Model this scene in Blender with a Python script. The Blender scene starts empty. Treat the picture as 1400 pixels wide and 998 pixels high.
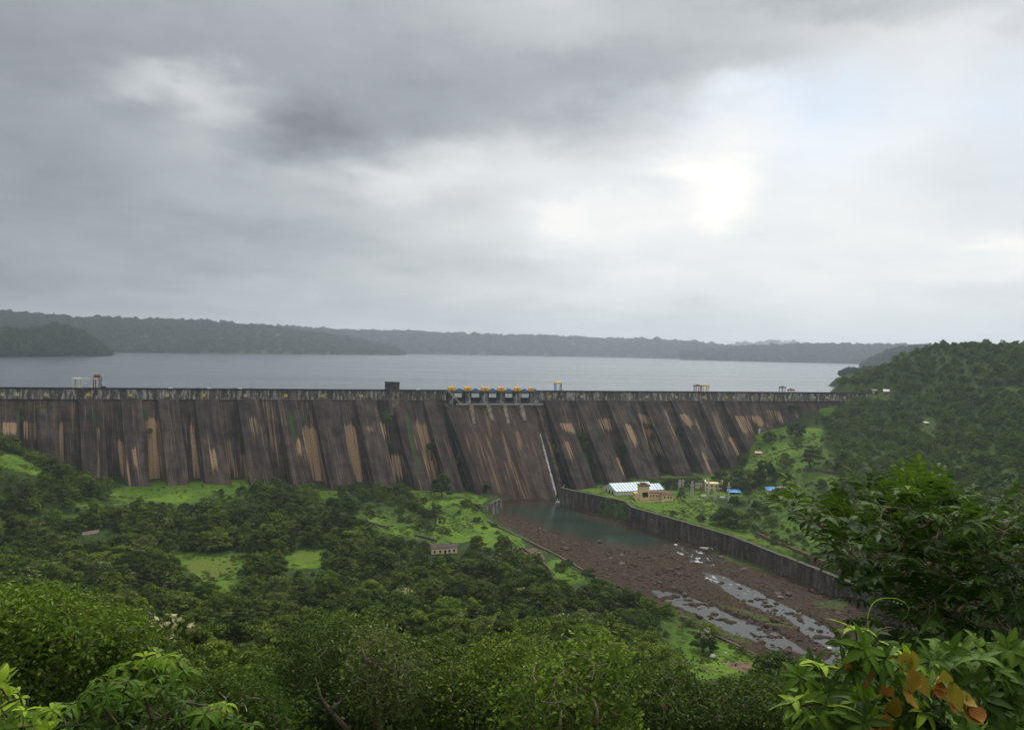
import bpy, math, numpy as np
from mathutils import Vector, Matrix

SC = bpy.context.scene
COL = SC.collection
RNG = np.random.default_rng(11)
PI = math.pi

# ------------------------------------------------------------------ camera maths
F = 1078.0
ROLL = 0.0198
PITCH = math.atan(20.2 / F)


def _rx(a):
    c, s = math.cos(a), math.sin(a)
    return np.array([[1, 0, 0], [0, c, -s], [0, s, c]])


def _rz(a):
    c, s = math.cos(a), math.sin(a)
    return np.array([[c, -s, 0], [s, c, 0], [0, 0, 1.0]])


R = _rx(PI / 2 - PITCH) @ _rz(ROLL)
CAM = np.array([0.0, 0.0, 105.5])


def ray(x, y):
    return R @ np.array([x - 700.0, 499.0 - y, -F])


def at_z(x, y, z):
    d = ray(x, y)
    return CAM + d * (z - CAM[2]) / d[2]


def at_d(x, y, depth):
    d = ray(x, y)
    return CAM + d * depth / d[1]


def proj(P):
    q = (np.asarray(P, float) - CAM) @ R
    w = np.where(-q[..., 2] > 0.3, -q[..., 2], 0.3)
    return 700 + F * q[..., 0] / w, 499 - F * q[..., 1] / w


# ------------------------------------------------------------------ polygons
def sdf(px, py, poly):
    """signed distance to a polygon, positive inside"""
    px = np.asarray(px, float); py = np.asarray(py, float)
    d2 = np.full(px.shape, 1e18); inside = np.zeros(px.shape, bool)
    n = len(poly)
    for i in range(n):
        x1, y1 = poly[i]; x2, y2 = poly[(i + 1) % n]
        ex, ey = x2 - x1, y2 - y1
        t = np.clip(((px - x1) * ex + (py - y1) * ey) / (ex * ex + ey * ey + 1e-12), 0, 1)
        d2 = np.minimum(d2, (px - x1 - t * ex) ** 2 + (py - y1 - t * ey) ** 2)
        if y1 != y2:
            c = ((y1 > py) != (y2 > py)) & (px < ex * (py - y1) / ey + x1)
            inside ^= c
    d = np.sqrt(d2)
    return np.where(inside, d, -d)


def ss(a, b, x):
    t = np.clip((np.asarray(x, float) - a) / (b - a), 0, 1)
    return t * t * (3 - 2 * t)


_PERM = np.random.default_rng(5).random((256, 256))


def vnoise(x, y):
    xi = np.floor(x).astype(int); yi = np.floor(y).astype(int)
    fx = x - xi; fy = y - yi
    fx = fx * fx * (3 - 2 * fx); fy = fy * fy * (3 - 2 * fy)
    g = lambda a, b: _PERM[a & 255, b & 255]
    return (g(xi, yi) * (1 - fx) * (1 - fy) + g(xi + 1, yi) * fx * (1 - fy) + g(xi, yi + 1) * (1 - fx) * fy + g(xi + 1, yi + 1) * fx * fy)


def fbm(x, y, o=4):
    s = 0; a = 0.5; t = 0
    for i in range(o):
        s = s + a * vnoise(x * 2 ** i + 17.3 * i, y * 2 ** i + 9.1 * i); t += a; a *= 0.5
    return s / t


# ------------------------------------------------------------------ mesh helpers
def mesh_np(name, V, Q=None, T=None, smooth=False):
    V = np.asarray(V, np.float32)
    loops = []; starts = []; tot = 0
    if Q is not None and len(Q):
        Q = np.asarray(Q, np.int32); loops.append(Q.ravel()); starts.append(np.arange(len(Q)) * 4); tot = len(Q) * 4
    if T is not None and len(T):
        T = np.asarray(T, np.int32); loops.append(T.ravel()); starts.append(tot + np.arange(len(T)) * 3)
    L = np.concatenate(loops).astype(np.int32); S = np.concatenate(starts).astype(np.int32)
    me = bpy.data.meshes.new(name)
    me.vertices.add(len(V)); me.vertices.foreach_set('co', V.ravel())
    me.loops.add(len(L)); me.loops.foreach_set('vertex_index', L)
    me.polygons.add(len(S)); me.polygons.foreach_set('loop_start', S)
    me.polygons.foreach_set('use_smooth', np.full(len(S), smooth))
    me.update(calc_edges=True); me.validate()
    return me


def attr(me, name, typ, data):
    a = me.attributes.new(name, typ, 'POINT')
    key = {'FLOAT': 'value', 'INT': 'value', 'FLOAT_VECTOR': 'vector', 'FLOAT_COLOR': 'color'}[typ]
    a.data.foreach_set(key, np.asarray(data, np.int32 if typ == 'INT' else np.float32).ravel())


class Geo:
    """collects quads and triangles of ONE mesh"""

    def __init__(s):
        s.v = []; s.q = []; s.t = []; s.n = 0; s.a = []

    def add(s, V, Q=None, T=None, A=None):
        V = np.asarray(V, float).reshape(-1, 3)
        s.v.append(V)
        if Q is not None and len(Q): s.q.append(np.asarray(Q, int) + s.n)
        if T is not None and len(T): s.t.append(np.asarray(T, int) + s.n)
        s.a.append(np.zeros(len(V)) if A is None else np.broadcast_to(np.asarray(A, float), (len(V),)))
        s.n += len(V)
        return s

    def corners(s, c):
        """box from 8 corners: bottom ring then top ring"""
        return s.add(c, [(0, 3, 2, 1), (4, 5, 6, 7), (0, 1, 5, 4), (1, 2, 6, 5), (2, 3, 7, 6), (3, 0, 4, 7)])

    def box(s, x0, x1, y0, y1, z0, z1):
        return s.corners([(x0, y0, z0), (x1, y0, z0), (x1, y1, z0), (x0, y1, z0), (x0, y0, z1), (x1, y0, z1), (x1, y1, z1), (x0, y1, z1)])

    def tube(s, pts, rad, n=6, cap=True, A=0):
        P = np.asarray(pts, float); rad = np.broadcast_to(np.asarray(rad, float), (len(P),))
        T = np.gradient(P, axis=0); T /= np.linalg.norm(T, axis=1)[:, None] + 1e-9
        ref = np.where(np.abs(T[:, 2:3]) > 0.9, [[1.0, 0, 0]], [[0, 0, 1.0]])
        X = np.cross(T, ref); X /= np.linalg.norm(X, axis=1)[:, None] + 1e-9
        Y = np.cross(T, X)
        an = np.arange(n) * 2 * PI / n
        V = P[:, None] + rad[:, None, None] * (X[:, None] * np.cos(an)[None, :, None] + Y[:, None] * np.sin(an)[None, :, None])
        Q = []
        for i in range(len(P) - 1):
            for j in range(n):
                k = (j + 1) % n
                Q.append((i * n + j, i * n + k, (i + 1) * n + k, (i + 1) * n + j))
        V = V.reshape(-1, 3); T2 = []
        if cap:
            V = np.vstack([V, P[:1], P[-1:]])
            b = len(P) * n
            for j in range(n):
                k = (j + 1) % n
                T2 += [(b, k, j), (b + 1, (len(P) - 1) * n + j, (len(P) - 1) * n + k)]
        return s.add(V, Q, T2, A)

    def mesh(s, name, smooth=False, an=None):
        V = np.vstack(s.v)
        me = mesh_np(name, V, np.vstack(s.q) if s.q else None, np.vstack(s.t) if s.t else None, smooth)
        if an: attr(me, an, 'FLOAT', np.concatenate(s.a))
        return me

    def obj(s, name, mat, parent=None, smooth=False, an=None):
        return link(name, s.mesh(name, smooth, an), mat, parent)


def link(name, me, mat=None, parent=None):
    o = bpy.data.objects.new(name, me); COL.objects.link(o)
    if mat is not None and not me.materials: me.materials.append(mat)
    if parent is not None: o.parent = parent
    return o


def tag(o, label=None, cat=None, group=None, kind=None):
    if label: o['label'] = label
    if cat: o['category'] = cat
    if group: o['group'] = group
    if kind: o['kind'] = kind
    return o


def thing(name, label, cat, loc=(0, 0, 0), rz=0, group=None):
    o = bpy.data.objects.new(name, None); COL.objects.link(o)
    o.location = tuple(float(v) for v in loc); o.rotation_euler = (0, 0, rz); o.empty_display_size = 0.5
    return tag(o, label, cat, group)


def grid_quads(nu, nv):
    i, j = np.meshgrid(np.arange(nu - 1), np.arange(nv - 1), indexing='ij')
    a = (i * nv + j).ravel()
    return np.stack([a, a + nv, a + nv + 1, a + 1], 1)


# ------------------------------------------------------------------ node helpers
class NT:
    def __init__(s, nt):
        s.nt = nt; s.N = nt.nodes; s.L = nt.links

    def n(s, typ, ins=None, **kw):
        nd = s.N.new(typ)
        for k, v in kw.items(): setattr(nd, k, v)
        for k, v in (ins or {}).items():
            sock = nd.inputs[k]
            if isinstance(v, bpy.types.NodeSocket): s.L.new(v, sock)
            else: sock.default_value = v
        return nd

    def m(s, op, a, b=0.0, c=None, clamp=False):
        d = {0: a, 1: b}
        if c is not None: d[2] = c
        return s.n('ShaderNodeMath', d, operation=op, use_clamp=clamp).outputs[0]

    def vm(s, op, a, b=(0, 0, 0)):
        nd = s.n('ShaderNodeVectorMath', {0: a, 1: b}, operation=op)
        return nd.outputs['Value'] if op in ('DOT_PRODUCT', 'LENGTH') else nd.outputs[0]

    def mix(s, f, a, b, mode='MIX'):
        nd = s.n('ShaderNodeMix', data_type='RGBA', blend_type=mode)
        for i, v in ((0, f), (6, a), (7, b)):
            if isinstance(v, bpy.types.NodeSocket): s.L.new(v, nd.inputs[i])
            elif i == 0: nd.inputs[0].default_value = v
            else: nd.inputs[i].default_value = (*v[:3], 1)
        return nd.outputs[2]

    def noise(s, vec, scale, detail=4, rough=0.55, dist=0.0):
        return s.n('ShaderNodeTexNoise', {'Vector': vec, 'Scale': scale, 'Detail': detail, 'Roughness': rough, 'Distortion': dist}).outputs['Fac']

    def sm(s, x, a, b):
        return s.n('ShaderNodeMapRange', {0: x, 1: a, 2: b, 3: 0.0, 4: 1.0}, interpolation_type='SMOOTHSTEP').outputs[0]

    def attr(s, name):
        return s.n('ShaderNodeAttribute', attribute_name=name)

    def scale(s, v, sc):
        return s.vm('MULTIPLY', v, sc)


def material(name):
    m = bpy.data.materials.new(name); m.use_nodes = True
    t = NT(m.node_tree); t.N.clear()
    out = t.n('ShaderNodeOutputMaterial')
    bs = t.n('ShaderNodeBsdfPrincipled')
    t.L.new(bs.outputs[0], out.inputs[0])
    return m, t, bs, out


def setb(t, bs, **kw):
    for k, v in kw.items():
        s = bs.inputs[{'color': 'Base Color', 'rough': 'Roughness', 'metal': 'Metallic', 'spec': 'Specular IOR Level', 'normal': 'Normal'}[k]]
        if isinstance(v, bpy.types.NodeSocket): t.L.new(v, s)
        elif k == 'color': s.default_value = (*v[:3], 1)
        else: s.default_value = v


def bump(t, h, strength=0.4, dist=0.1):
    return t.n('ShaderNodeBump', {'Height': h, 'Strength': strength, 'Distance': dist}).outputs[0]


def simple(name, col, rough=0.6, var=0.25, scale=1.0, metal=0.0, stain=None):
    """weathered flat-colour material: object-space noise varies the tone"""
    m, t, bs, out = material(name)
    co = t.n('ShaderNodeTexCoord').outputs['Object']
    a = t.noise(co, scale, 5)
    c = t.mix(t.sm(a, 0.3, 0.7), tuple(v * (1 - var) for v in col), tuple(min(1, v * (1 + var)) for v in col))
    if stain:
        b = t.noise(t.scale(co, (1, 1, 0.25)), scale * 2.3, 6, 0.65)
        c = t.mix(t.m('MULTIPLY', t.sm(b, 0.52, 0.72), 0.8), c, stain)
    setb(t, bs, color=c, rough=rough, metal=metal, spec=0.2, normal=bump(t, a, 0.25, 0.05))
    return m


def foliage(name, dark, mid, light, trans=0.25, gloss=0.10, rough=0.6, flower=(0.5, 0.46, 0.27)):
    m, t, bs, out = material(name)
    ti = t.attr('tint').outputs['Fac']
    rnd = t.n('ShaderNodeObjectInfo').outputs['Random']
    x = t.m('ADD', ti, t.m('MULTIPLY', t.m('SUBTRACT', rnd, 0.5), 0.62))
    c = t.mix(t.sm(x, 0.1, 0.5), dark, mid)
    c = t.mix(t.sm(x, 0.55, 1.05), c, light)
    c = t.mix(t.m('GREATER_THAN', ti, 1.5), c, flower)
    fn = t.noise(t.n('ShaderNodeTexCoord').outputs['Object'], 9.0 if 'gloss' in name or 'copper' in name else 0.8, 4, 0.65)
    c = t.mix(t.m('MULTIPLY', t.sm(fn, 0.55, 0.75), 0.30), c, (0.07, 0.07, 0.012))
    setb(t, bs, color=c, rough=rough, spec=gloss)
    tr = t.n('ShaderNodeBsdfTranslucent', {'Color': t.mix(0.5, c, (0.10, 0.2, 0.02))})
    mx = t.n('ShaderNodeMixShader', {0: trans, 1: bs.outputs[0], 2: tr.outputs[0]})
    t.L.new(mx.outputs[0], out.inputs[0])
    return m


M = {}
M['dark_leaf'] = foliage('dark_leaf', (0.020, 0.040, 0.006), (0.060, 0.098, 0.011), (0.155, 0.215, 0.022))
M['mid_leaf'] = foliage('mid_leaf', (0.030, 0.056, 0.007), (0.095, 0.148, 0.014), (0.205, 0.270, 0.026))
M['olive_leaf'] = foliage('olive_leaf', (0.036, 0.052, 0.010), (0.092, 0.124, 0.024), (0.165, 0.205, 0.045))
M['bright_leaf'] = foliage('bright_leaf', (0.040, 0.074, 0.008), (0.098, 0.160, 0.014), (0.190, 0.280, 0.026), 0.3)
M['fg_leaf'] = foliage('glossy_leaf', (0.020, 0.044, 0.007), (0.056, 0.115, 0.012), (0.17, 0.27, 0.020), 0.3, 0.12, 0.55)
M['fg_bright'] = foliage('bright_glossy_leaf', (0.022, 0.050, 0.007), (0.085, 0.165, 0.014), (0.29, 0.42, 0.026), 0.35, 0.12, 0.55)
M['young_leaf'] = foliage('young_copper_leaf', (0.30, 0.06, 0.025), (0.32, 0.15, 0.02), (0.27, 0.20, 0.025), 0.3, 0.15, 0.5)
M['far_leaf'] = foliage('hill_leaf', (0.008, 0.018, 0.010), (0.024, 0.040, 0.018), (0.055, 0.078, 0.030), 0.1)
M['bark'] = simple('bark', (0.10, 0.075, 0.055), 0.9, 0.5, 6.0)
M['pale_bark'] = simple('pale_bark', (0.20, 0.15, 0.11), 0.85, 0.4, 5.0)
M['stem'] = simple('green_stem', (0.09, 0.07, 0.035), 0.7, 0.4, 20.0)


# ------------------------------------------------------------------ dam coordinates
P0 = at_z(700, 534.2, 75.0)
TH = math.radians(15)
AX = np.array([math.cos(TH), math.sin(TH), 0])
JN = np.array([0.672 / 1.77, -1 / 1.77, -1.0])       # down the downstream face, per metre of drop
G = np.array([0.558, -0.83, 0])                       # horizontal, out of the face, along the joints
O68 = P0 - [0, 0, 7.0]


def face_st(x, y, off=0.0):
    d = ray(x, y)
    A = np.array([AX, JN, -d]).T
    s, t, k = np.linalg.solve(A, CAM - O68 - G * off)
    return s, t, CAM + d * k


def DP(s, t, o=0.0):
    s, t, o = np.broadcast_arrays(np.asarray(s, float), np.asarray(t, float), np.asarray(o, float))
    tt = np.maximum(t, 0)
    P = O68 + AX * s[..., None] + JN * tt[..., None] + G * o[..., None]
    P = P.copy(); P[..., 2] = 68 - t
    return P


def sx(px, y=545.0):
    return face_st(px, y)[0]


# ------------------------------------------------------------------ terrain
RIVER = [(684, 701), (664, 710), (700, 727), (745, 752), (790, 777), (828, 797), (864, 811), (906, 832), (921, 841), (993, 877), (1037, 899),
         (1110, 935), (1200, 985), (1330, 950), (1290, 880), (1230, 838), (1171, 812), (1141, 806), (1050, 778), (985, 753), (909, 730), (862, 716), (820, 703), (772, 688), (764, 684), (740, 676), (690, 676)]
RIVER_XY = [tuple(at_z(x, y, 0.0)[:2]) for x, y in RIVER]

RAW = []


def c_face(x, y, dz=-1.0):
    P = face_st(x, y)[2]; RAW.append((P[0], P[1], P[2] + dz))


def c_z(x, y, z):
    P = at_z(x, y, z); RAW.append((P[0], P[1], z))


def c_d(x, y, depth, can=0.0):
    P = at_d(x, y, depth); RAW.append((P[0], P[1], P[2] - can))


for p in [(-60, 600), (0, 608), (60, 632), (115, 653), (180, 662), (240, 661), (300, 660), (400, 665), (470, 668), (560, 668), (640, 672), (780, 669), (850, 657),
          (900, 650), (950, 648), (1000, 640), (1035, 600), (1080, 582), (1120, 562), (1165, 538)]:
    c_face(*p)
for p in [(700, 650), (740, 650)]:
    P = face_st(*p)[2]; RAW.append((P[0], P[1], 4))
# right plateau behind the training wall
for x, y, z in [(790, 671, 10.5), (830, 672, 11), (871, 695, 11), (940, 714, 10.5), (1004, 733, 10), (1063, 756, 9.5), (1092, 767, 9), (1152, 791, 9),
                (880, 682, 11), (930, 685, 11), (980, 670, 13), (1000, 680, 12.5), (1060, 682, 14), (1000, 705, 11), (1070, 710, 14), (1050, 730, 11.5), (1120, 740, 15), (1120, 700, 19), (1171, 803, 9), (1250, 830, 9)]:
    c_z(x, y, z)
# left bank and meadows
for x, y, z in [(652, 697, 8), (684, 682, 8), (620, 690, 9), (600, 715, 7.5), (700, 730, 2.2), (664, 712, 3), (690, 745, 2.2), (745, 762, 2), (790, 785, 1.8), (640, 745, 5.5), (610, 757, 5.5), (560, 730, 8),
                (500, 700, 9.5), (335, 757, 7), (233, 760, 7.5), (330, 805, 7), (290, 810, 7.5), (440, 755, 7), (440, 775, 6.5), (388, 770, 7), (300, 690, 12), (200, 700, 13), (100, 705, 15),
                (830, 805, 1.8), (900, 840, 2), (760, 790, 2.2), (955, 875, 2.5), (1000, 895, 2.2), (1040, 905, 2.2), (980, 920, 4), (940, 920, 6), (1080, 930, 3)]:
    c_z(x, y, z)
# canopy surfaces (pixel of the canopy, depth, canopy height to subtract)
for x, y, d, c in [(0, 596, 466, 8), (50, 612, 464, 8), (30, 640, 425, 1), (60, 690, 400, 8), (110, 650, 460, 8), (0, 720, 370, 8), (100, 760, 320, 8), (0, 780, 270, 8), (200, 800, 262, 8), (200, 850, 175, 8), (320, 850, 190, 9),
                   (330, 900, 115, 8), (100, 830, 70, 8), (100, 998, 30, 8), (300, 998, 45, 8), (450, 870, 155, 9), (480, 815, 262, 9), (450, 940, 90, 8), (560, 830, 228, 9), (600, 880, 145, 9), (600, 998, 60, 8),
                   (680, 850, 200, 9), (760, 870, 165, 9), (800, 850, 215, 9), (780, 998, 70, 8), (850, 880, 180, 9), (900, 940, 135, 9), (940, 998, 90, 8), (1000, 960, 150, 9), (1050, 998, 105, 8),
                   (1150, 960, 130, 8), (1150, 1000, 90, 8), (1250, 980, 70, 6), (1400, 960, 60, 6), (1400, 860, 120, 6), (1300, 880, 170, 5), (1400, 780, 230, 8), (1280, 800, 300, 5),
                   (0, 900, 45, 8), (-60, 700, 380, 8), (-60, 800, 200, 8),
                   # hillside on the right
                   (1200, 760, 330, 8), (1200, 700, 410, 8), (1300, 720, 340, 8), (1400, 700, 310, 8), (1150, 640, 500, 7), (1100, 625, 545, 2), (1060, 620, 570, 1), (1120, 590, 610, 3), (1160, 560, 655, 6), (1190, 580, 600, 8),
                   (1200, 530, 685, 7), (1180, 513, 705, 7), (1205, 497, 725, 8), (1240, 479, 735, 8), (1280, 464, 720, 9), (1340, 464, 690, 9), (1400, 468, 650, 9), (1500, 468, 600, 9), (1260, 600, 540, 8), (1300, 540, 620, 8), (1400, 560, 520, 8),
                   (1400, 640, 400, 8), (1280, 660, 430, 8), (1500, 600, 400, 8)]:
    c_d(x, y, d, c)
RAW += [(0, 0, 103.0), (5, 8, 99.5), (-8, 8, 99.5), (0, 16, 92), (-14, 16, 93), (-60, 5, 103), (60, 5, 99), (60, 60, 72), (0, -25, 108), (-150, -25, 112), (150, -25, 100), (-300, 0, 100), (300, 0, 90), (-200, 100, 72), (-300, 200, 45), (-400, 350, 30), (-450, 480, 30),
        (350, 100, 80), (400, 250, 95), (600, 300, 115), (600, 600, 112), (600, 800, 85), (480, 760, 96), (-380, 540, 45), (-250, 580, 35), (-100, 620, 35), (100, 690, 40), (200, 720, 50), (285, 760, 66), (340, 800, 70), (380, 880, 78), (450, 880, 100)]
RAW = np.array(RAW)


def _tps(P, z, lam=2.0):
    n = len(P)
    sc = 300.0
    p = P / sc
    d = np.linalg.norm(p[:, None] - p[None], axis=2)
    K = np.where(d > 0, d * d * np.log(d + 1e-12), 0) + np.eye(n) * lam * 1e-4
    B = np.hstack([np.ones((n, 1)), p])
    A = np.block([[K, B], [B.T, np.zeros((3, 3))]])
    w = np.linalg.solve(A, np.concatenate([z, np.zeros(3)]))

    def f(x, y):
        x = np.asarray(x, float); y = np.asarray(y, float)
        q = np.stack([x.ravel(), y.ravel()], 1) / sc
        out = np.empty(len(q))
        for i in range(0, len(q), 20000):
            b = q[i:i + 20000]
            dd = np.linalg.norm(b[:, None] - p[None], axis=2)
            out[i:i + 20000] = (np.where(dd > 0, dd * dd * np.log(dd + 1e-12), 0)) @ w[:n] + w[n] + b @ w[n + 1:]
        return out.reshape(x.shape)
    return f


_land = _tps(RAW[:, :2], RAW[:, 2])


def upstream(x, y):
    """metres behind the dam axis"""
    return -(x - P0[0]) * math.sin(TH) + (y - P0[1]) * math.cos(TH)


def along(x, y):
    return (x - P0[0]) * math.cos(TH) + (y - P0[1]) * math.sin(TH)


def land(x, y):
    z = _land(x, y) + (fbm(np.asarray(x) / 25 + 40, np.asarray(y) / 25 + 40, 3) - 0.5) * 1.6 * ss(12, 60, y)
    z = np.clip(z, 1.2, 150)
    u = upstream(x, y); a = along(x, y)
    z = np.where((u > -3) & (a < 296), np.minimum(z, 64), z)
    z = np.where((u > 9) & (z < 80), 80 - (80 - z) * 3.2, z)
    return z


def height(x, y):
    z = land(x, y)
    r = sdf(x, y, RIVER_XY)
    return np.where(r > 0, -3.0, z)


def ground_at(px, py, dmax=950):
    d = ray(px, py); dep = np.concatenate([np.linspace(2, 60, 120), np.linspace(60.5, dmax, 1700)])
    P = CAM + d[None] * (dep / d[1])[:, None]
    below = P[:, 2] <= height(P[:, 0], P[:, 1])
    if not below.any(): return None
    i = int(np.argmax(below))
    return P[i]
# ------------------------------------------------------------------ zones painted on the land (where each ground cover grows)
CLEAR = [
    [(226, 762), (245, 755), (335, 757), (333, 775), (322, 790), (335, 803), (318, 812), (292, 810), (282, 795), (258, 780)],
    [(386, 762), (400, 753), (452, 754), (443, 765), (438, 776), (398, 778)],
    [(148, 668), (180, 661), (260, 658), (345, 656), (350, 668), (300, 672), (245, 690), (190, 684), (150, 684)],
    [(430, 670), (478, 668), (482, 680), (440, 684)],
    [(0, 619), (30, 625), (62, 645), (40, 648), (0, 640)],
    [(98, 682), (160, 690), (150, 700), (100, 694)],
    [(30, 712), (80, 702), (130, 708), (60, 716)],
    [(555, 669), (640, 673), (668, 682), (652, 698), (665, 709), (700, 730), (718, 746), (700, 751), (665, 748), (640, 740), (625, 742), (590, 742), (590, 725), (600, 700), (570, 690)],
    [(480, 712), (515, 706), (560, 722), (600, 738), (590, 745), (530, 728)],
    [(733, 778), (765, 764), (797, 788), (800, 798), (775, 795)],
    [(780, 667), (830, 662), (905, 680), (930, 686), (975, 688), (985, 698), (965, 706), (1000, 722), (1065, 745), (1150, 790), (1170, 806), (1100, 772), (1000, 736), (900, 706), (860, 690)],
    [(820, 658), (905, 666), (930, 673), (1000, 669), (1000, 680), (930, 686), (905, 682)],
    [(1000, 655), (1080, 664), (1080, 678), (1000, 680)],
    [(1035, 588), (1075, 584), (1120, 584), (1124, 602), (1105, 640), (1070, 640), (1045, 655), (1020, 640)],
    [(860, 650), (1000, 645), (1000, 655), (860, 658)],
    [(942, 862), (965, 862), (1000, 880), (1050, 898), (1030, 916), (985, 926), (950, 932), (935, 905)],
    [(1110, 640), (1150, 650), (1140, 665), (1100, 655)],
    [(1120, 560), (1166, 538), (1168, 545), (1130, 568)],
]
POOR = [  # thinly wooded: bushes with grass between
    [(1060, 580), (1125, 580), (1150, 640), (1130, 700), (1040, 700), (1000, 690), (1010, 650)],
    [(480, 690), (560, 690), (600, 740), (480, 730)],
    [(1000, 690), (1100, 690), (1180, 740), (1200, 790), (1150, 785), (1000, 720)],
    [(850, 800), (930, 810), (1060, 890), (1050, 930), (920, 930), (900, 860)],
    [(160, 655), (350, 655), (350, 695), (160, 695)],
]
SOIL = [[(705, 752), (735, 748), (745, 765), (722, 778), (700, 768)], [(983, 903), (1030, 906), (1032, 918), (1000, 914)], [(1005, 652), (1030, 652), (1030, 658), (1005, 658)],
        [(880, 678), (925, 680), (925, 684), (880, 683)]]
DRY = [[(250, 766), (310, 762), (322, 775), (290, 790), (262, 782)], [(925, 838), (990, 850), (1030, 880), (1010, 885), (950, 862)], [(398, 756), (440, 757), (430, 768), (400, 768)]]


def zone(px, py, polys, soft=2.0):
    w = np.zeros(np.shape(px))
    for p in polys:
        xs = [q[0] for q in p]; ys = [q[1] for q in p]
        k = (px > min(xs) - 20) & (px < max(xs) + 20) & (py > min(ys) - 20) & (py < max(ys) + 20)
        if k.any():
            w[k] = np.maximum(w[k], ss(-soft, soft, sdf(px[k], py[k], p)))
    return w


def ground_material():
    m, t, bs, out = material('meadow_ground')
    pos = t.n('ShaderNodeNewGeometry').outputs['Position']
    z = t.n('ShaderNodeSeparateColor', {0: t.attr('zone').outputs['Color']})
    big = t.noise(pos, 0.05, 5); mid = t.noise(pos, 0.35, 6, 0.65); fine = t.noise(pos, 1.8, 5, 0.7)
    under = t.mix(t.sm(mid, 0.35, 0.65), (0.018, 0.032, 0.009), (0.040, 0.072, 0.014))
    grass = t.mix(t.sm(big, 0.35, 0.65), (0.060, 0.120, 0.010), (0.110, 0.190, 0.016))
    grass = t.mix(t.m('MULTIPLY', t.sm(t.noise(pos, 0.13, 6, 0.7), 0.52, 0.68), 0.7), grass, (0.085, 0.090, 0.026))
    grass = t.mix(t.m('MULTIPLY', t.sm(mid, 0.45, 0.7), 0.85), grass, (0.026, 0.058, 0.012))
    grass = t.mix(t.m('MULTIPLY', t.sm(fine, 0.5, 0.8), 0.35), grass, (0.095, 0.165, 0.028))
    dry = t.mix(t.sm(fine, 0.4, 0.7), (0.085, 0.125, 0.020), (0.13, 0.155, 0.03))
    soil = t.mix(t.sm(mid, 0.4, 0.65), (0.10, 0.06, 0.04), (0.20, 0.135, 0.095))
    j = t.m('MULTIPLY', t.m('SUBTRACT', mid, 0.5), 1.1)
    c = t.mix(t.sm(t.m('ADD', z.outputs[0], j), 0.35, 0.65), under, grass)
    c = t.mix(t.sm(t.m('ADD', z.outputs[2], j), 0.4, 0.7), c, dry)
    c = t.mix(t.sm(t.m('ADD', z.outputs[1], t.m('MULTIPLY', j, 0.8)), 0.4, 0.6), c, soil)
    setb(t, bs, color=c, rough=0.95, spec=0.08, normal=bump(t, t.m('ADD', mid, t.m('MULTIPLY', fine, 0.5)), 0.8, 0.5))
    return m


def build_terrain():
    xs = np.arange(-520, 640.1, 2.9); ys = np.arange(-40, 930.1, 2.9)
    X, Y = np.meshgrid(xs, ys, indexing='ij')
    Z = height(X, Y)
    V = np.stack([X, Y, Z], -1).reshape(-1, 3)
    px, py = proj(V)
    ok = V[:, 1] > 20
    px = np.where(ok, px, -999)
    zc = np.zeros((len(V), 4)); zc[:, 3] = 1
    front = (upstream(V[:, 0], V[:, 1]) < 5) | (along(V[:, 0], V[:, 1]) > 290)
    wx = (fbm(V[:, 0] / 9, V[:, 1] / 9, 3) - 0.5) * 16; wy = (fbm(V[:, 0] / 9 + 50, V[:, 1] / 9, 3) - 0.5) * 10
    zc[:, 0] = np.maximum(zone(px + wx, py + wy, CLEAR, 5), 0.52 * zone(px, py, POOR, 12)) * front
    zc[:, 1] = zone(px, py, SOIL); zc[:, 2] = zone(px + wx, py + wy, DRY, 7)
    # open woodland: patches of grass show where the hillside is steep and thin
    hill = ss(1100, 1180, px) * ss(760, 700, py) * (V[:, 1] > 250)
    zc[:, 0] = np.maximum(zc[:, 0], hill * 0.42)
    me = mesh_np('hillside_ground', V, grid_quads(len(xs), len(ys)), smooth=True)
    attr(me, 'zone', 'FLOAT_COLOR', zc)
    M['ground'] = ground_material()
    o = link('hillside_ground', me, M['ground'])
    tag(o, 'green valley floor and hillside below the dam', kind='structure')
    far = Geo().add([(-9500, -3000, -6), (9500, -3000, -6), (9500, 9300, -6), (-9500, 9300, -6)], [(0, 1, 2, 3)])
    fm = simple('distant_land', (0.03, 0.055, 0.02), 0.95, 0.4, 0.01)
    tag(far.obj('ground', fm), 'low land reaching the horizon', kind='structure')


# ------------------------------------------------------------------ river and its rocky bed
POOL = [(686, 706), (690, 686), (720, 686), (765, 683), (800, 701), (860, 719), (905, 731), (930, 742), (900, 745), (905, 752), (870, 752), (820, 747), (782, 737), (750, 727), (730, 716), (705, 709)]
STREAMS = [
    [(955, 778), (985, 783), (1020, 798), (1045, 810), (1070, 822), (1100, 838), (1135, 858), (1160, 885), (1140, 893), (1112, 878), (1082, 852), (1045, 838), (1012, 822), (985, 806), (962, 794)],
    [(886, 803), (930, 811), (970, 824), (1010, 846), (1055, 860), (1085, 874), (1110, 890), (1150, 915), (1130, 925), (1085, 893), (1040, 881), (1000, 868), (960, 846), (920, 829), (893, 814)],
    [(1040, 880), (1060, 878), (1078, 886), (1070, 892), (1050, 889)],
    [(905, 742), (960, 752), (990, 765), (970, 778), (930, 760)],
    [(1150, 885), (1250, 940), (1230, 970), (1120, 905)],
]
WET_GRASS = [[(1108, 824), (1140, 818), (1165, 828), (1150, 838), (1120, 834)], [(1030, 850), (1100, 852), (1110, 870), (1060, 858)], [(900, 832), (950, 840), (1040, 885), (1000, 882)], [(960, 820), (1030, 840), (1090, 855), (1060, 860), (1000, 838)], [(940, 735), (1020, 760), (1100, 790), (1060, 790), (990, 770)]]


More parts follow.
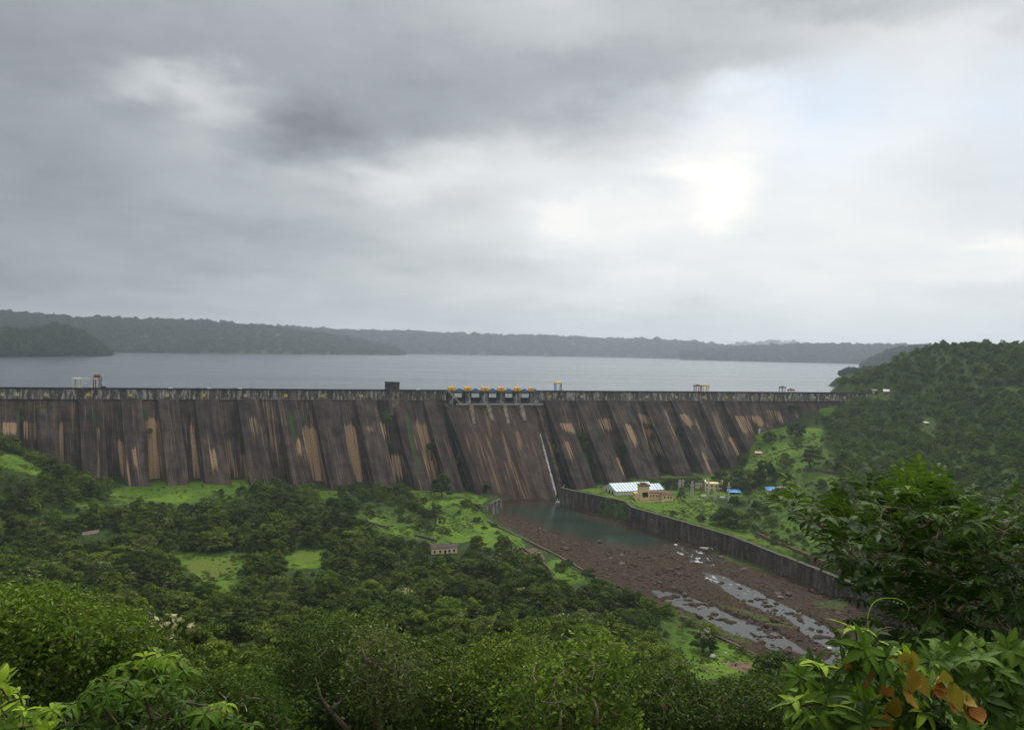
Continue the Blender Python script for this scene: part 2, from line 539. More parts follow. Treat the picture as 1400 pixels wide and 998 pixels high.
def build_river():
    x0, x1 = -45, 260; y0, y1 = 195, 575
    st = 0.85
    xs = np.arange(x0, x1, st); ys = np.arange(y0, y1, st)
    X, Y = np.meshgrid(xs, ys, indexing='ij')
    V0 = np.stack([X, Y, np.zeros_like(X)], -1).reshape(-1, 3)
    px, py = proj(V0)
    inside = sdf(V0[:, 0], V0[:, 1], RIVER_XY) > -4
    ppx = px[inside]; ppy = py[inside]
    pool = np.full(len(V0), -50.0); stream = np.full(len(V0), -50.0); wet = np.zeros(len(V0))
    pool[inside] = sdf(ppx, ppy, POOL)
    stream[inside] = np.max([sdf(ppx, ppy, s) for s in STREAMS], axis=0)
    wet[inside] = zone(ppx, ppy, WET_GRASS, 6)
    x, y = V0[:, 0], V0[:, 1]
    n1 = fbm(x / 12, y / 12, 4); n2 = fbm(x / 3.0 + 7, y / 3.0, 4); n3 = vnoise(x / 1.3, y / 1.3)
    rock = 0.35 + (n1 - 0.42) * 2.6 + (n2 - 0.5) * 1.9 + np.maximum(n3 - 0.6, 0) * 1.6
    rock = np.maximum(rock, 0.12)
    edge = (n1 - 0.5) * 16 + (n2 - 0.5) * 10
    wp = ss(-2, 3, pool + edge * 0.35)
    ws = ss(-1.0, 2.6, stream - 0.8 + edge * 0.7)
    z = rock * (1 - wp) + wp * -1.6
    sb = -0.55 + np.maximum(n2 - 0.56, 0) * 6.5 + np.maximum(n3 - 0.72, 0) * 2.0
    z = z * (1 - ws) + ws * np.minimum(sb, 0.6)
    bank = sdf(x, y, RIVER_XY)
    z = z + ss(5, 0, bank) * 0.9 * (py > 760)
    V = V0.copy(); V[:, 2] = z
    Q = grid_quads(len(xs), len(ys))
    keep = inside[Q].all(1)
    Q = Q[keep]
    used = np.unique(Q); remap = -np.ones(len(V), int); remap[used] = np.arange(len(used))
    me = mesh_np('riverbed', V[used], remap[Q], smooth=False)
    zc = np.zeros((len(used), 4)); zc[:, 0] = wet[used]; zc[:, 1] = ws[used]; zc[:, 2] = wp[used]
    attr(me, 'zone', 'FLOAT_COLOR', zc)
    m, t, bs, out = material('rocky_riverbed')
    pos = t.n('ShaderNodeNewGeometry').outputs['Position']
    zz = t.n('ShaderNodeSeparateColor', {0: t.attr('zone').outputs['Color']})
    sep = t.n('ShaderNodeSeparateXYZ', {0: pos})
    a = t.noise(pos, 0.9, 6, 0.7); b = t.noise(pos, 0.12, 4); vor = t.n('ShaderNodeTexVoronoi', {'Vector': pos, 'Scale': 0.7}).outputs['Distance']
    c = t.mix(t.sm(a, 0.35, 0.68), (0.020, 0.012, 0.007), (0.078, 0.046, 0.028))
    c = t.mix(t.m('MULTIPLY', t.sm(b, 0.45, 0.62), 0.6), c, (0.042, 0.032, 0.016))
    c = t.mix(t.m('MULTIPLY', t.sm(vor, 0.30, 0.0), 0.5), c, (0.022, 0.016, 0.014))
    c = t.mix(t.sm(t.m('ADD', zz.outputs[0], t.m('SUBTRACT', a, 0.5)), 0.45, 0.8), c, (0.055, 0.068, 0.016))
    c = t.mix(t.m('GREATER_THAN', t.noise(pos, 1.3, 2), 0.745), c, (0.24, 0.20, 0.17))
    damp = t.sm(sep.outputs[2], 0.35, 0.0)
    c = t.mix(t.m('MULTIPLY', damp, 0.55), c, (0.02, 0.018, 0.016))
    setb(t, bs, color=c, rough=0.85, spec=0.12, normal=bump(t, t.m('SUBTRACT', a, vor), 0.9, 0.5))
    tag(link('riverbed', me, m), 'brown rocky riverbed below the spillway pool', kind='structure')
    # water sheet
    wl = np.array(RIVER_XY); c0 = wl.mean(0)
    k = np.zeros(len(V0), bool); k[inside] = True
    W0 = V0[used].copy(); W0[:, 2] = 0
    wme = mesh_np('river_water', W0, remap[Q], smooth=True)
    att = np.zeros((len(used), 4))
    # foam where the shallow stream runs over stones
    foam = ws * 0.8 * ss(0.5, 0.70, fbm(x / 1.8 + 3, y / 3.5 + 5, 4)) * ss(1130, 960, px) * ss(822, 800, py - (px - 1000) * 0.35)
    att[:, 0] = foam[used]; att[:, 1] = ws[used]; att[:, 2] = np.clip(pool / 14, 0, 1)[used]
    attr(wme, 'zone', 'FLOAT_COLOR', att)
    m, t, bs, out = material('river_water')
    pos = t.n('ShaderNodeNewGeometry').outputs['Position']
    zz = t.n('ShaderNodeSeparateColor', {0: t.attr('zone').outputs['Color']})
    n = t.noise(pos, 0.8, 5, 0.6); big = t.noise(pos, 0.05, 3)
    c = t.mix(t.sm(big, 0.35, 0.65), (0.012, 0.024, 0.017), (0.022, 0.038, 0.027))
    f = t.sm(t.m('ADD', t.m('MULTIPLY', zz.outputs[0], 0.75), t.m('SUBTRACT', t.noise(pos, 1.6, 5, 0.7), 0.5)), 0.3, 0.75)
    c = t.mix(t.m('MULTIPLY', zz.outputs[1], 0.7), c, (0.06, 0.055, 0.05))
    c = t.mix(f, c, (0.50, 0.50, 0.52))
    c = t.mix(t.m('MULTIPLY', t.sm(t.m('ADD', zz.outputs[2], t.m('MULTIPLY', t.m('SUBTRACT', big, 0.5), 1.2)), 0.75, 0.15), t.m('SUBTRACT', 1.0, zz.outputs[1])), c, (0.040, 0.030, 0.018))
    setb(t, bs, color=c, rough=t.m('ADD', t.m('MULTIPLY', f, 0.5), 0.17), normal=bump(t, n, 0.35, 0.12))
    bs.inputs['IOR'].default_value = 1.33
    tag(link('river', wme, m), 'dark green pool and shallow grey stream over the rocks', kind='structure')


# ------------------------------------------------------------------ reservoir, far hills
def build_reservoir():
    g = DP(-1500, -3, -9)[:2]; h = DP(330, -3, -9)[:2]; h2 = h + (h - g) / np.linalg.norm(h - g) * 9000
    V = [(g[0] - 8000, g[1] - 2100, 71), (g[0], g[1], 71), (h[0], h[1], 71), (h[0] + 9000, h[1] + 900, 71), (9400, 9250, 71), (-9400, 9250, 71)]
    V = [(-9400, 500, 71), (g[0], g[1], 71), (h[0], h[1], 71), (9400, h[1] + 1800, 71), (9400, 9250, 71), (-9400, 9250, 71)]
    V[0] = (-9400, g[1] - (g[0] + 9400) * math.tan(TH) * 0.0, 71)
    me = bpy.data.meshes.new('reservoir'); me.from_pydata([tuple(map(float, v)) for v in V], [], [tuple(range(6))]); me.update()
    m, t, bs, out = material('lake_water')
    pos = t.n('ShaderNodeNewGeometry').outputs['Position']
    rip = t.noise(t.scale(pos, (0.25, 0.6, 1)), 1.0, 4, 0.6)
    sw = t.noise(t.scale(pos, (0.0022, 0.011, 1)), 1.0, 5, 0.62)
    c = t.mix(t.sm(sw, 0.35, 0.65), (0.024, 0.044, 0.058), (0.034, 0.054, 0.066))
    setb(t, bs, color=c, rough=t.m('ADD', 0.16, t.m('MULTIPLY', t.sm(sw, 0.3, 0.7), 0.10)), normal=bump(t, rip, 0.4, 0.35))
    bs.inputs['IOR'].default_value = 1.33
    me.materials.append(m)
    tag(link('reservoir', me), 'wide grey reservoir water held behind the dam', kind='structure')


FAR_PTS = []   # (x,y,z,size)


def ridge(name, label, cols_s, cols_t, dback, trees, tsize, mat, seed, zs=71.0, can=8, depth=None):
    r = np.random.default_rng(seed)
    sxs, sy = zip(*cols_s); txs, ty = zip(*cols_t)
    x0, x1 = min(txs), max(txs); n = max(20, int((x1 - x0) / 3)); m = 14
    X = np.linspace(x0, x1, n); V = np.zeros((n, m + 3, 3))
    for i, x in enumerate(X):
        S = at_z(x, np.interp(x, sxs, sy), zs) if depth is None else at_d(x, np.interp(x, sxs, sy), depth)
        T = at_d(x, np.interp(x, txs, ty) + (fbm(np.array(x / 14.0 + seed), np.array(seed * 3.1), 3) - 0.5) * 3, S[1] + dback)
        T[2] = max(T[2] - can, zs - 2)
        for k in range(m):
            u = k / (m - 1)
            z = S[2] - 1.5 + (T[2] - S[2] + 1.5) * (1 - (1 - u) ** 1.7)
            P = S * (1 - u) + T * u; P[2] = z
            P[2] += (fbm(np.array(P[0] / 160.0), np.array(P[1] / 160.0), 3) - 0.5) * 0.25 * (T[2] - S[2]) * math.sin(PI * u)
            V[i, k] = P
        for q_, (f_, z_) in enumerate(((0.4, T[2] - 4), (1.0, T[2] - (T[2] - zs) * 0.5), (1.6, zs - 3))):
            y_ = T[1] + dback * f_; V[i, m + q_] = [T[0] * y_ / T[1], y_, z_]
    me = mesh_np(name, V.reshape(-1, 3), grid_quads(n, m + 3), smooth=True)
    tag(link(name, me, mat), label, kind='structure')
    i = r.integers(0, n - 1, trees); k = r.integers(0, m + 1, trees) + r.random(trees); u = r.random(trees)
    k = np.minimum(k, m + 0.9); k0 = k.astype(int); kf = (k - k0)[:, None]
    A = V[i, k0] * (1 - kf) + V[i, k0 + 1] * kf; B = V[i + 1, k0] * (1 - kf) + V[i + 1, k0 + 1] * kf
    P = A * (1 - u[:, None]) + B * u[:, None]
    ok = P[:, 2] > zs + 0.5
    FAR_PTS.append(np.hstack([P[ok], (tsize * (0.5 + 0.7 * r.random(ok.sum()) + 0.6 * r.random(ok.sum()) ** 9))[:, None]]))


def build_hills():
    hm = simple('wooded_hill_soil', (0.030, 0.044, 0.020), 0.95, 0.4, 0.01)
    hb = simple('grassy_hill_soil', (0.030, 0.046, 0.018), 0.95, 0.5, 0.02)
    ridge('headland', 'small dark wooded headland jutting into the lake', [(-70, 489), (0, 488), (100, 487.5), (153, 487)],
          [(-70, 450), (0, 450), (30, 453), (60, 449), (90, 447), (110, 453), (130, 464), (146, 477), (153, 487)], 260, 3600, 8.0, hb, 3, can=6)
    ridge('hills', 'long dark wooded ridge on the far shore', [(-90, 480.5), (150, 482), (400, 484.5), (563, 486)],
          [(-90, 426), (0, 427), (60, 432), (120, 437), (180, 437), (250, 438), (300, 441), (350, 445), (400, 451), (450, 458), (500, 465), (540, 475), (563, 486)], 700, 5200, 11, hm, 4)
    ridge('hills', 'hazy wooded ridge behind the first far shore', [(380, 482.0), (560, 483.5), (662, 484.5)],
          [(380, 447), (430, 450), (480, 453), (560, 453), (600, 457), (630, 469), (662, 484)], 900, 2200, 14, hm, 5)
    ridge('hills', 'long flat hazy ridge closing the lake', [(540, 483.5), (820, 488), (940, 491), (1044, 493)],
          [(540, 455), (600, 457), (660, 459), (760, 461), (830, 464), (900, 466), (950, 469), (1000, 475), (1044, 492)], 900, 3800, 17, hm, 6)
    ridge('hills', 'pale hazy ridge beyond the right end of the lake', [(930, 492), (1180, 497.5), (1270, 500)],
          [(930, 480), (1000, 476), (1040, 474), (1090, 471.5), (1150, 471.5), (1200, 472), (1270, 474)], 700, 2600, 14, hm, 7)
    ridge('hills', 'dark wooded slope behind the right hill', [(1178, 504), (1230, 507), (1320, 510)],
          [(1178, 500), (1195, 490), (1215, 481), (1240, 477), (1262, 474), (1320, 474)], 500, 2000, 10, hm, 8)
    ridge('headland', 'low wooded point reaching into the lake beside the right hill', [(1138, 517.5), (1180, 518), (1240, 520)],
          [(1138, 517), (1148, 514), (1156, 506), (1166, 504), (1180, 506), (1200, 502), (1240, 500)], 110, 900, 5.0, hm, 9, can=4)
    ridge('hills', 'faint blue mountain on the horizon', [(985, 486), (1140, 489)],
          [(985, 476), (1010, 470.5), (1040, 468), (1070, 466), (1100, 469), (1140, 475)], 300, 200, 20, hm, 10, depth=8300)
# ------------------------------------------------------------------ the dam
# stains: x_top, y_top, x_bottom, y_bottom, half width, strength  (where pale lime and rust washed down each face)
TAN = [(12, 577, 12, 592, 13, 1), (38, 576, 39, 600, 11, .8), (134, 582, 136, 650, 2.5, 1), (83, 575, 86, 628, 3, .9), (164, 604, 173, 657, 5, 1), (182, 612, 185, 640, 2.5, .9), (208, 572, 214, 658, 11, 1.15),
       (259, 580, 270, 658, 7, .8), (291, 613, 294, 640, 5, .7), (312, 600, 322, 652, 7, .8), (332, 620, 338, 655, 4, 1), (345, 570, 352, 600, 6, .6), (357, 545, 372, 575, 13, .5), (366, 575, 385, 640, 8, .5), (423, 585, 438, 662, 10, 1.15), (407, 600, 410, 620, 3, .8),
       (478, 580, 492, 655, 9, 1.15), (520, 577, 526, 597, 6, .9), (541, 622, 548, 650, 8, .8), (574, 578, 592, 650, 9, 1.0), (500, 583, 505, 590, 9, .6), (772, 578, 780, 590, 9, .9), (776, 603, 784, 625, 6, .7),
       (826, 572, 832, 588, 10, .9), (844, 625, 854, 647, 5, .9), (858, 580, 868, 605, 7, .9), (877, 566, 886, 580, 7, 1), (884, 585, 902, 620, 8, .8), (933, 566, 946, 582, 8, 1), (962, 618, 970, 642, 4, .8),
       (999, 598, 1013, 625, 4, 1.1), (1012, 568, 1024, 592, 10, .9), (1030, 568, 1044, 582, 9, 1), (908, 560, 925, 600, 6, .6), (975, 560, 990, 600, 5, .6), (1055, 560, 1066, 575, 10, .7), (1085, 566, 1095, 572, 8, .5), (790, 560, 800, 600, 5, .5),
       (663, 560, 672, 600, 2, .9), (686, 585, 700, 640, 2, .9), (707, 590, 712, 610, 3, 1), (650, 560, 662, 610, 2, .6), (660, 600, 690, 675, 14, .55), (700, 630, 715, 680, 22, .5), (735, 600, 750, 670, 12, .4)]
MOSS = [(27, 567, 28, 575, 6, 1), (128, 562, 130, 580, 4, .7), (196, 558, 199, 575, 4, .9), (232, 560, 234, 590, 3, .6), (396, 562, 402, 600, 4, .9), (414, 567, 418, 580, 5, .7), (527, 562, 532, 580, 6, 1), (555, 560, 572, 650, 4, .8),
        (790, 585, 806, 640, 6, .9), (812, 580, 822, 600, 6, .6), (924, 560, 940, 620, 4, .6), (968, 560, 976, 590, 4, .5), (755, 605, 762, 640, 5, .7), (872, 580, 880, 640, 5, .5), (1040, 560, 1046, 580, 6, .5), (604, 560, 634, 640, 3, .5)]


def stains(P, lst):
    px, py = proj(P); w = np.zeros(len(P))
    for x0, y0, x1, y1, h, k in lst:
        u = (py - y0) / (y1 - y0); cx = x0 + (x1 - x0) * u
        a = ss(h * 1.7, h * 0.2, np.abs(px - cx)) * ss(-0.12, 0.10, u) * ss(1.6, 0.7, u) * k
        w = np.maximum(w, a)
    return w


def concrete(name, base=(0.048, 0.037, 0.036), light=(0.128, 0.096, 0.082), tan=(0.46, 0.31, 0.18), pale=0.0, streak=0.34):
    m, t, bs, out = material(name)
    st = t.attr('st').outputs['Vector']
    mk = t.n('ShaderNodeSeparateColor', {0: t.attr('mk').outputs['Color']})
    fine = t.noise(t.scale(st, (1.6, 0.045, 1)), 1.0, 4, 0.6)
    wide = t.noise(t.scale(st, (0.22, 0.022, 1)), 1.0, 2, 0.5)
    blot = t.noise(t.scale(st, (0.12, 0.12, 1)), 1.0, 6, 0.65)
    grain = t.noise(t.scale(st, (1.1, 1.1, 1)), 1.0, 5, 0.7)
    c = t.mix(t.sm(blot, 0.35, 0.68), base, light)
    pan = t.noise(t.scale(st, (0.05, 0.006, 1)), 1.0, 1, 0.5)
    c = t.mix(t.sm(pan, 0.35, 0.65), c, t.mix(0.5, c, tuple(v * 0.42 for v in base)))
    c = t.mix(t.m('MULTIPLY', t.sm(fine, 0.5, 0.75), 0.55), c, tuple(v * 1.9 for v in light))
    c = t.mix(t.m('MULTIPLY', t.sm(wide, 0.50, 0.30), 0.75), c, tuple(v * 0.45 for v in base))
    strk = t.noise(t.scale(st, (0.9, 0.014, 1)), 1.0, 3, 0.55)
    tm = t.m('ADD', t.m('MULTIPLY', mk.outputs[0], 0.95), t.m('ADD', t.m('MULTIPLY', t.m('SUBTRACT', strk, 0.5), 2.6), t.m('MULTIPLY', t.m('SUBTRACT', wide, 0.5), 1.4)))
    tc = t.mix(t.sm(grain, 0.4, 0.65), tan, tuple(v * 0.62 for v in tan))
    c = t.mix(t.m('MULTIPLY', t.sm(tm, 0.42, 0.92), 0.95), c, tc)
    blk = t.noise(t.scale(st, (0.7, 0.012, 1)), 2.3, 3, 0.5)
    c = t.mix(t.m('MULTIPLY', t.sm(blk, 0.54, 0.68), 0.5), c, (0.022, 0.017, 0.018))
    if streak:
        c = t.mix(t.m('MULTIPLY', t.sm(t.m('ADD', fine, t.m('MULTIPLY', wide, 0.4)), 0.78, 0.92), streak), c, (0.36, 0.25, 0.16))
    if pale:
        pl = t.noise(t.scale(st, (0.45, 0.09, 1)), 1.0, 5, 0.75)
        c = t.mix(t.m('MULTIPLY', t.sm(pl, 0.47, 0.62), pale), c, (0.50, 0.46, 0.44))
        c = t.mix(t.m('MULTIPLY', t.sm(fine, 0.52, 0.68), 0.7), c, (0.03, 0.025, 0.03))
    mm = t.m('ADD', mk.outputs[1], t.m('MULTIPLY', t.m('SUBTRACT', grain, 0.5), 1.6))
    c = t.mix(t.m('MULTIPLY', t.sm(mm, 0.5, 0.85), 0.85), c, (0.045, 0.10, 0.02))
    sep = t.n('ShaderNodeSeparateXYZ', {0: st})
    lift = t.m('FRACT', t.m('MULTIPLY', sep.outputs[1], 0.5))
    ln = t.m('MULTIPLY', t.sm(t.m('ABSOLUTE', t.m('SUBTRACT', lift, 0.5)), 0.06, 0.0), 0.28)
    c = t.mix(ln, c, (0.03, 0.024, 0.026))
    setb(t, bs, color=c, rough=0.9, spec=0.1, normal=bump(t, t.m('ADD', grain, fine), 0.5, 0.25))
    return m


def sheet(g, S, T, O):
    S, T, O = np.broadcast_arrays(np.asarray(S, float), np.asarray(T, float), np.asarray(O, float))
    V = DP(S, T, O); nu, nv = S.shape
    g.add(V.reshape(-1, 3), grid_quads(nu, nv))
    flat = np.ptp(S[:, 0]) < 1e-6
    g.st.append(np.stack([S - O * 0.9 if flat else S, T, O * 0], -1).reshape(-1, 3))


class DGeo(Geo):
    def __init__(s):
        super().__init__(); s.st = []

    def dbox(s, s0, s1, o0, o1, z0, z1):
        c = []
        for z in (z0, z1):
            for a, b in ((s0, o1), (s1, o1), (s1, o0), (s0, o0)):
                p = O68 + AX * a + G * b; c.append((p[0], p[1], z))
        s.corners(c); s.st.append(np.array([(a, 68 - z, 0) for z in (z0, z1) for a in (s0, s1, s1 + 3, s0 + 3)], float))
        return s

    def dobj(s, name, mat, parent, local=None, smooth=False):
        V = np.vstack(s.v)
        tn = stains(V, TAN); ms = stains(V, MOSS)
        if local is not None: V = V - np.asarray(local)
        me = mesh_np(name, V, np.vstack(s.q), None, smooth)
        attr(me, 'st', 'FLOAT_VECTOR', np.vstack(s.st))
        mk = np.zeros((len(V), 4)); mk[:, 0] = tn; mk[:, 1] = ms; attr(me, 'mk', 'FLOAT_COLOR', mk)
        return link(name, me, mat, parent)


rec = lambda t: 2.4 + 0.25 * np.maximum(t, 0)   # how far the panels lie behind the buttress faces

JOINTS_L = [-180, -125, -62, -5, 50, 107, 165, 216, 266, 324, 378.6, 426.7, 484.4, 535, 578.5]
JOINTS_R = [743.6, 787, 829, 878, 917, 955, 987]


def build_dam():
    fm = concrete('stained_dam_concrete'); wm = concrete('weathered_crest_wall', base=(0.07, 0.058, 0.06), light=(0.19, 0.165, 0.155), pale=0.95, streak=0.1)
    cm = concrete('spillway_concrete', base=(0.075, 0.053, 0.046), light=(0.135, 0.097, 0.078), tan=(0.30, 0.19, 0.11), streak=0.55)
    dk = simple('dark_coping', (0.035, 0.028, 0.028), 0.9, 0.4, 0.3)
    dam = thing('dam', 'long stained gravity dam with sloping buttresses across the whole valley', 'dam', (0, 0, 0))
    sL, sR = sx(613), sx(734); send = 318.0; s0 = -560.0
    # recessed downstream panels
    for a, b in ((s0, sL + 0.5), (sR, send)):
        g = DGeo(); n = int((b - a) / 1.2) + 2
        S, T = np.meshgrid(np.linspace(a, b, n), np.linspace(0, 84, 60), indexing='ij')
        wob = (fbm(S / 9.0, T / 22.0, 2) - 0.5) * 0.6
        sheet(g, S, T, -rec(T) + wob)
        g.dobj('face_panel', fm, dam, smooth=True)
    # buttresses
    for J in (JOINTS_L, JOINTS_R):
        for i, x in enumerate(J):
            a = sx(x); nxt = J[i + 1] if i + 1 < len(J) else (612 if J is JOINTS_L else 1030)
            b = a + (sx(nxt) - a) * (0.56 if J is JOINTS_L else 0.60)
            if x == 987: b = sx(1006)
            tt = 0.0 if x > 60 else 6.0
            g = DGeo(); nt = 70
            T1 = np.linspace(tt, 84, nt)
            S, T = np.meshgrid(np.linspace(a, b, 14), T1, indexing='ij')
            sheet(g, S, T, (fbm(S / 7.0, T / 20.0, 2) - 0.5) * 0.35)
            O, T = np.meshgrid(np.linspace(0, 1, 5), T1, indexing='ij')
            sheet(g, np.full_like(T, a), T, -O * (rec(T) + 1.0)); sheet(g, np.full_like(T, b), T, -O * (rec(T) + 1.0))
            Sx, Ox = np.meshgrid([a, b], [0, -rec(0) - 1], indexing='ij'); sheet(g, Sx, np.full_like(Sx, tt), Ox)
            g.dobj('buttress', fm, dam)
    # crest wall, coping, roadway, upstream face
    for a, b in ((s0, sL - 0.2), (sR + 0.2, send)):
        g = DGeo(); S, T = np.meshgrid(np.arange(a, b, 1.6), np.linspace(-6.4, 0.3, 9), indexing='ij')
        sheet(g, S, T, -1.1 + (fbm(S / 2.0, T / 2.0, 2) - 0.5) * 0.25)
        g.dobj('crest_wall', wm, dam)
    g = DGeo(); g.dbox(s0, sL, -1.6, -0.5, 74.3, 75.15); g.dbox(sR, send, -1.6, -0.5, 74.3, 75.15)
    g.dobj('coping', dk, dam)
    g = DGeo(); g.dbox(s0, send, -8.2, -1.2, 73.2, 74.0); g.dobj('roadway', simple('crest_road', (0.12, 0.11, 0.105), 0.9, 0.3, 0.4), dam)
    g = DGeo(); g.dbox(s0, send, -9.2, -8.2, 40, 75.0); g.dobj('upstream_wall', dk, dam)
    # block number plates on the crest wall
    pm = simple('yellow_paint', (0.62, 0.40, 0.03), 0.6, 0.15, 2.0); pw = simple('faded_cream_paint', (0.50, 0.44, 0.24), 0.7, 0.3, 2.0)
    for x in (4, 24, 63, 121, 178, 229, 279, 336, 391, 441, 494, 751.7, 795.6, 884, 924.6, 961.8, 993, 1003, 1028, 1052, 1079, 1113, 1130, 1154):
        s = sx(x); w = 1.15 if x not in (993, 1003, 1028) else 0.8
        g = DGeo(); g.dbox(s - w, s + w, -1.1, -0.72, 69.6 if x < 600 else 69.9, 71.6)
        big = x in (121, 178, 279, 441, 751.7, 961.8, 391, 993)
        o = g.dobj('marker_plate', pm if big else pw, dam)
        if not big: o['label'] = 'faded cream marker plate'
    # grass tufts along the ledges
    tf = Geo()
    for x in list(np.array(JOINTS_L[4:]) + 10) + list(np.array(JOINTS_R) + 8):
        if RNG.random() < 0.65:
            s = sx(x); L = RNG.uniform(3, 9)
            n = int(L * 26)
            q = DP(s + RNG.uniform(0, L, n), np.full(n, 0.05), RNG.uniform(-0.9, 0.0, n))
            for p in q:
                a = RNG.uniform(0, 6.3); h = RNG.uniform(0.3, 0.9); dx, dy = math.cos(a) * 0.22, math.sin(a) * 0.22
                tf.add([p + [-dx, -dy, 0], p + [dx, dy, 0], p + [dy * 1.2, dx * 1.2, h]], T=[(0, 1, 2)], A=RNG.random())
    for a, b in ((0, 33), (50, 72)):   # grassy ledges at the left end
        n = 500
        q = DP(RNG.uniform(sx(a), sx(b), n), np.full(n, 6.0), RNG.uniform(-1.6, 0, n))
        for p in q:
            an = RNG.uniform(0, 6.3); h = RNG.uniform(0.4, 1.1); dx, dy = math.cos(an) * 0.3, math.sin(an) * 0.3
            tf.add([p + [-dx, -dy, 0], p + [dx, dy, 0], p + [dy, dx, h]], T=[(0, 1, 2)], A=RNG.random())
    o = tf.obj('ledge_grass', M['bright_leaf'], None, an='tint')
    tag(o, 'tufts of bright grass on the ledges of the dam', kind='stuff')
    # ---- spillway
    tl = face_st(610, 556, -2.2); bl = face_st(655, 686, -2.2); tr = face_st(730, 556, -2.2); br = face_st(764.5, 686, -2.2)
    sl = lambda t: tl[0] + (bl[0] - tl[0]) * (t - tl[1]) / (bl[1] - tl[1])
    sr = lambda t: tr[0] + (br[0] - tr[0]) * (t - tr[1]) / (br[1] - tr[1])
    g = DGeo(); nt = 90
    T1 = np.concatenate([[4.2, 4.4, 4.9, 5.8, 7], np.linspace(8.5, 80, nt)]); O1 = np.interp(T1, [4.2, 4.4, 4.9, 5.8, 7, 8.5], [-9, -6.0, -4.2, -3.0, -2.4, -2.2])
    U = np.linspace(0, 1, 60)[:, None]
    S = sl(T1)[None] * (1 - U) + sr(T1)[None] * U
    T = np.broadcast_to(T1[None], S.shape); O = np.broadcast_to(O1[None], S.shape) + (fbm(S * 0.25, T / 24, 2) - 0.5) * 0.3
    sheet(g, S, T, O); g.dobj('spillway_chute', cm, dam)
    # training walls with a ragged stepped edge
    for fn, k, out in ((sl, -1.0, -1), (sr, 1.0, 1)):
        g = DGeo(); T1 = np.linspace(2.0, 78, 76)
        jag = np.repeat(RNG.uniform(-0.7, 0.5, 38), 2); top = np.interp(T1, [2, 5, 30, 78], [0.3, 1.6, 3.4, 4.4]) + jag
        a = fn(T1); b = a + k * 1.9
        for c in (a, b):
            Ou, Tu = np.meshgrid(np.linspace(0, 1, 4), T1, indexing='ij')
            sheet(g, np.broadcast_to(c, Tu.shape), Tu, -11 * (1 - Ou) + Ou * top[None])
        Uu, Tu = np.meshgrid([0, 1], T1, indexing='ij'); sheet(g, a[None] * (1 - Uu) + b[None] * Uu, Tu, np.broadcast_to(top, Tu.shape))
        g.dobj('training_wall', fm, dam)
    # abutment walls beside the gates closing the crest
    pl_ = simple('pale_streaked_pier', (0.24, 0.20, 0.165), 0.9, 0.5, 0.4, stain=(0.06, 0.05, 0.045))
    # piers
    piers = [(612.5, 618.5), (635, 642), (659, 665.5), (681, 687.5), (703, 710), (722.5, 735)]
    for i, (x0, x1) in enumerate(piers):
        a, b = sx(x0, 540), sx(x1, 540)
        g = DGeo(); g.dbox(a, b, -9, -0.3, 58, 73.3)
        if 0 < i < 5:
            c = (a + b) / 2
            pts = []
            for z, o1 in ((53.5 - i % 2 * 2, 9.2), (65.5, 3.4)):
                for ss_, oo in ((c - 1.3, o1), (c + 1.3, o1), (c + 1.3, -1.0), (c - 1.3, -1.0)):
                    p = O68 + AX * ss_ + G * oo; pts.append((p[0], p[1], z))
            q = DGeo(); q.corners(pts); q.st.append(np.array([(k % 4, 68 - p_[2], 0) for k, p_ in enumerate(pts)], float)); q.dobj('pier_nose', pl_, dam)
        g.dobj('pier', wm, dam)
    gm = simple('dark_gate_steel', (0.018, 0.018, 0.022), 0.6, 0.4, 0.5)
    sg = simple('pale_sign_board', (0.55, 0.60, 0.62), 0.6, 0.12, 0.6)
    for i in range(5):
        a, b = sx(piers[i][1], 540) + 0.02, sx(piers[i + 1][0], 540) - 0.02
        g = DGeo(); g.dbox(a, b, -6.4, -6.0, 62, 72.8)
        for z in (64.4, 66.6, 68.8, 71): g.dbox(a, b, -6.0, -5.7, z, z + 0.35)
        for k in (0.25, 0.75):   # radial arms of the gate
            c = a + (b - a) * k; g.dbox(c - 0.25, c + 0.25, -5.7, -1.5, 65.5, 66.1)
        g.dobj('gate', gm, dam)
        w = sx(629, 540) - sx(619, 540)
        g = DGeo(); g.dbox(a + 0.4, a + 0.4 + w, -0.25, -0.05, 69.9, 72.9); g.dobj('sign_board', sg, dam)
    bm = simple('bridge_deck', (0.055, 0.05, 0.05), 0.85, 0.4, 0.4)
    g = DGeo(); g.dbox(sx(612), sx(735), -8.1, 0.3, 73.3, 74.1)
    for k in np.linspace(sx(613), sx(734), 42): g.dbox(k - 0.06, k + 0.06, 0.1, 0.2, 74.1, 75.1)
    g.dbox(sx(612), sx(735), 0.1, 0.2, 75.0, 75.12)
    g.dobj('bridge_deck', bm, dam)
    wk = simple('grey_walkway_steel', (0.42, 0.43, 0.44), 0.6, 0.15, 0.5)
    g = DGeo(); g.dbox(sx(621), sx(738), 2.3, 3.3, 64.6, 65.35)
    g.dbox(sx(621), sx(738), 3.1, 3.2, 66.3, 66.4)
    for k in np.linspace(sx(622), sx(737), 40): g.dbox(k - 0.04, k + 0.04, 3.1, 3.2, 65.35, 66.3)
    g.dobj('walkway', wk, dam)
    g = DGeo(); a0 = sx(612)
    pts = [O68 + AX * (a0 + k * 9) + G * (0.4 + 2.5 * k) + [0, 0, 6.5 - k * 9.8] for k in np.linspace(0, 1, 8)]
    for dd in (-0.5, 0.5):
        g.tube([p + AX * dd for p in pts], 0.16, 5); 
    for p in pts: g.tube([p - AX * 0.5, p + AX * 0.5], 0.08, 4)
    g.st = [np.zeros((g.n, 3))]
    V = np.vstack(g.v); me = mesh_np('stair', V, np.vstack(g.q), np.vstack(g.t)); link('stair', me, wk, dam)
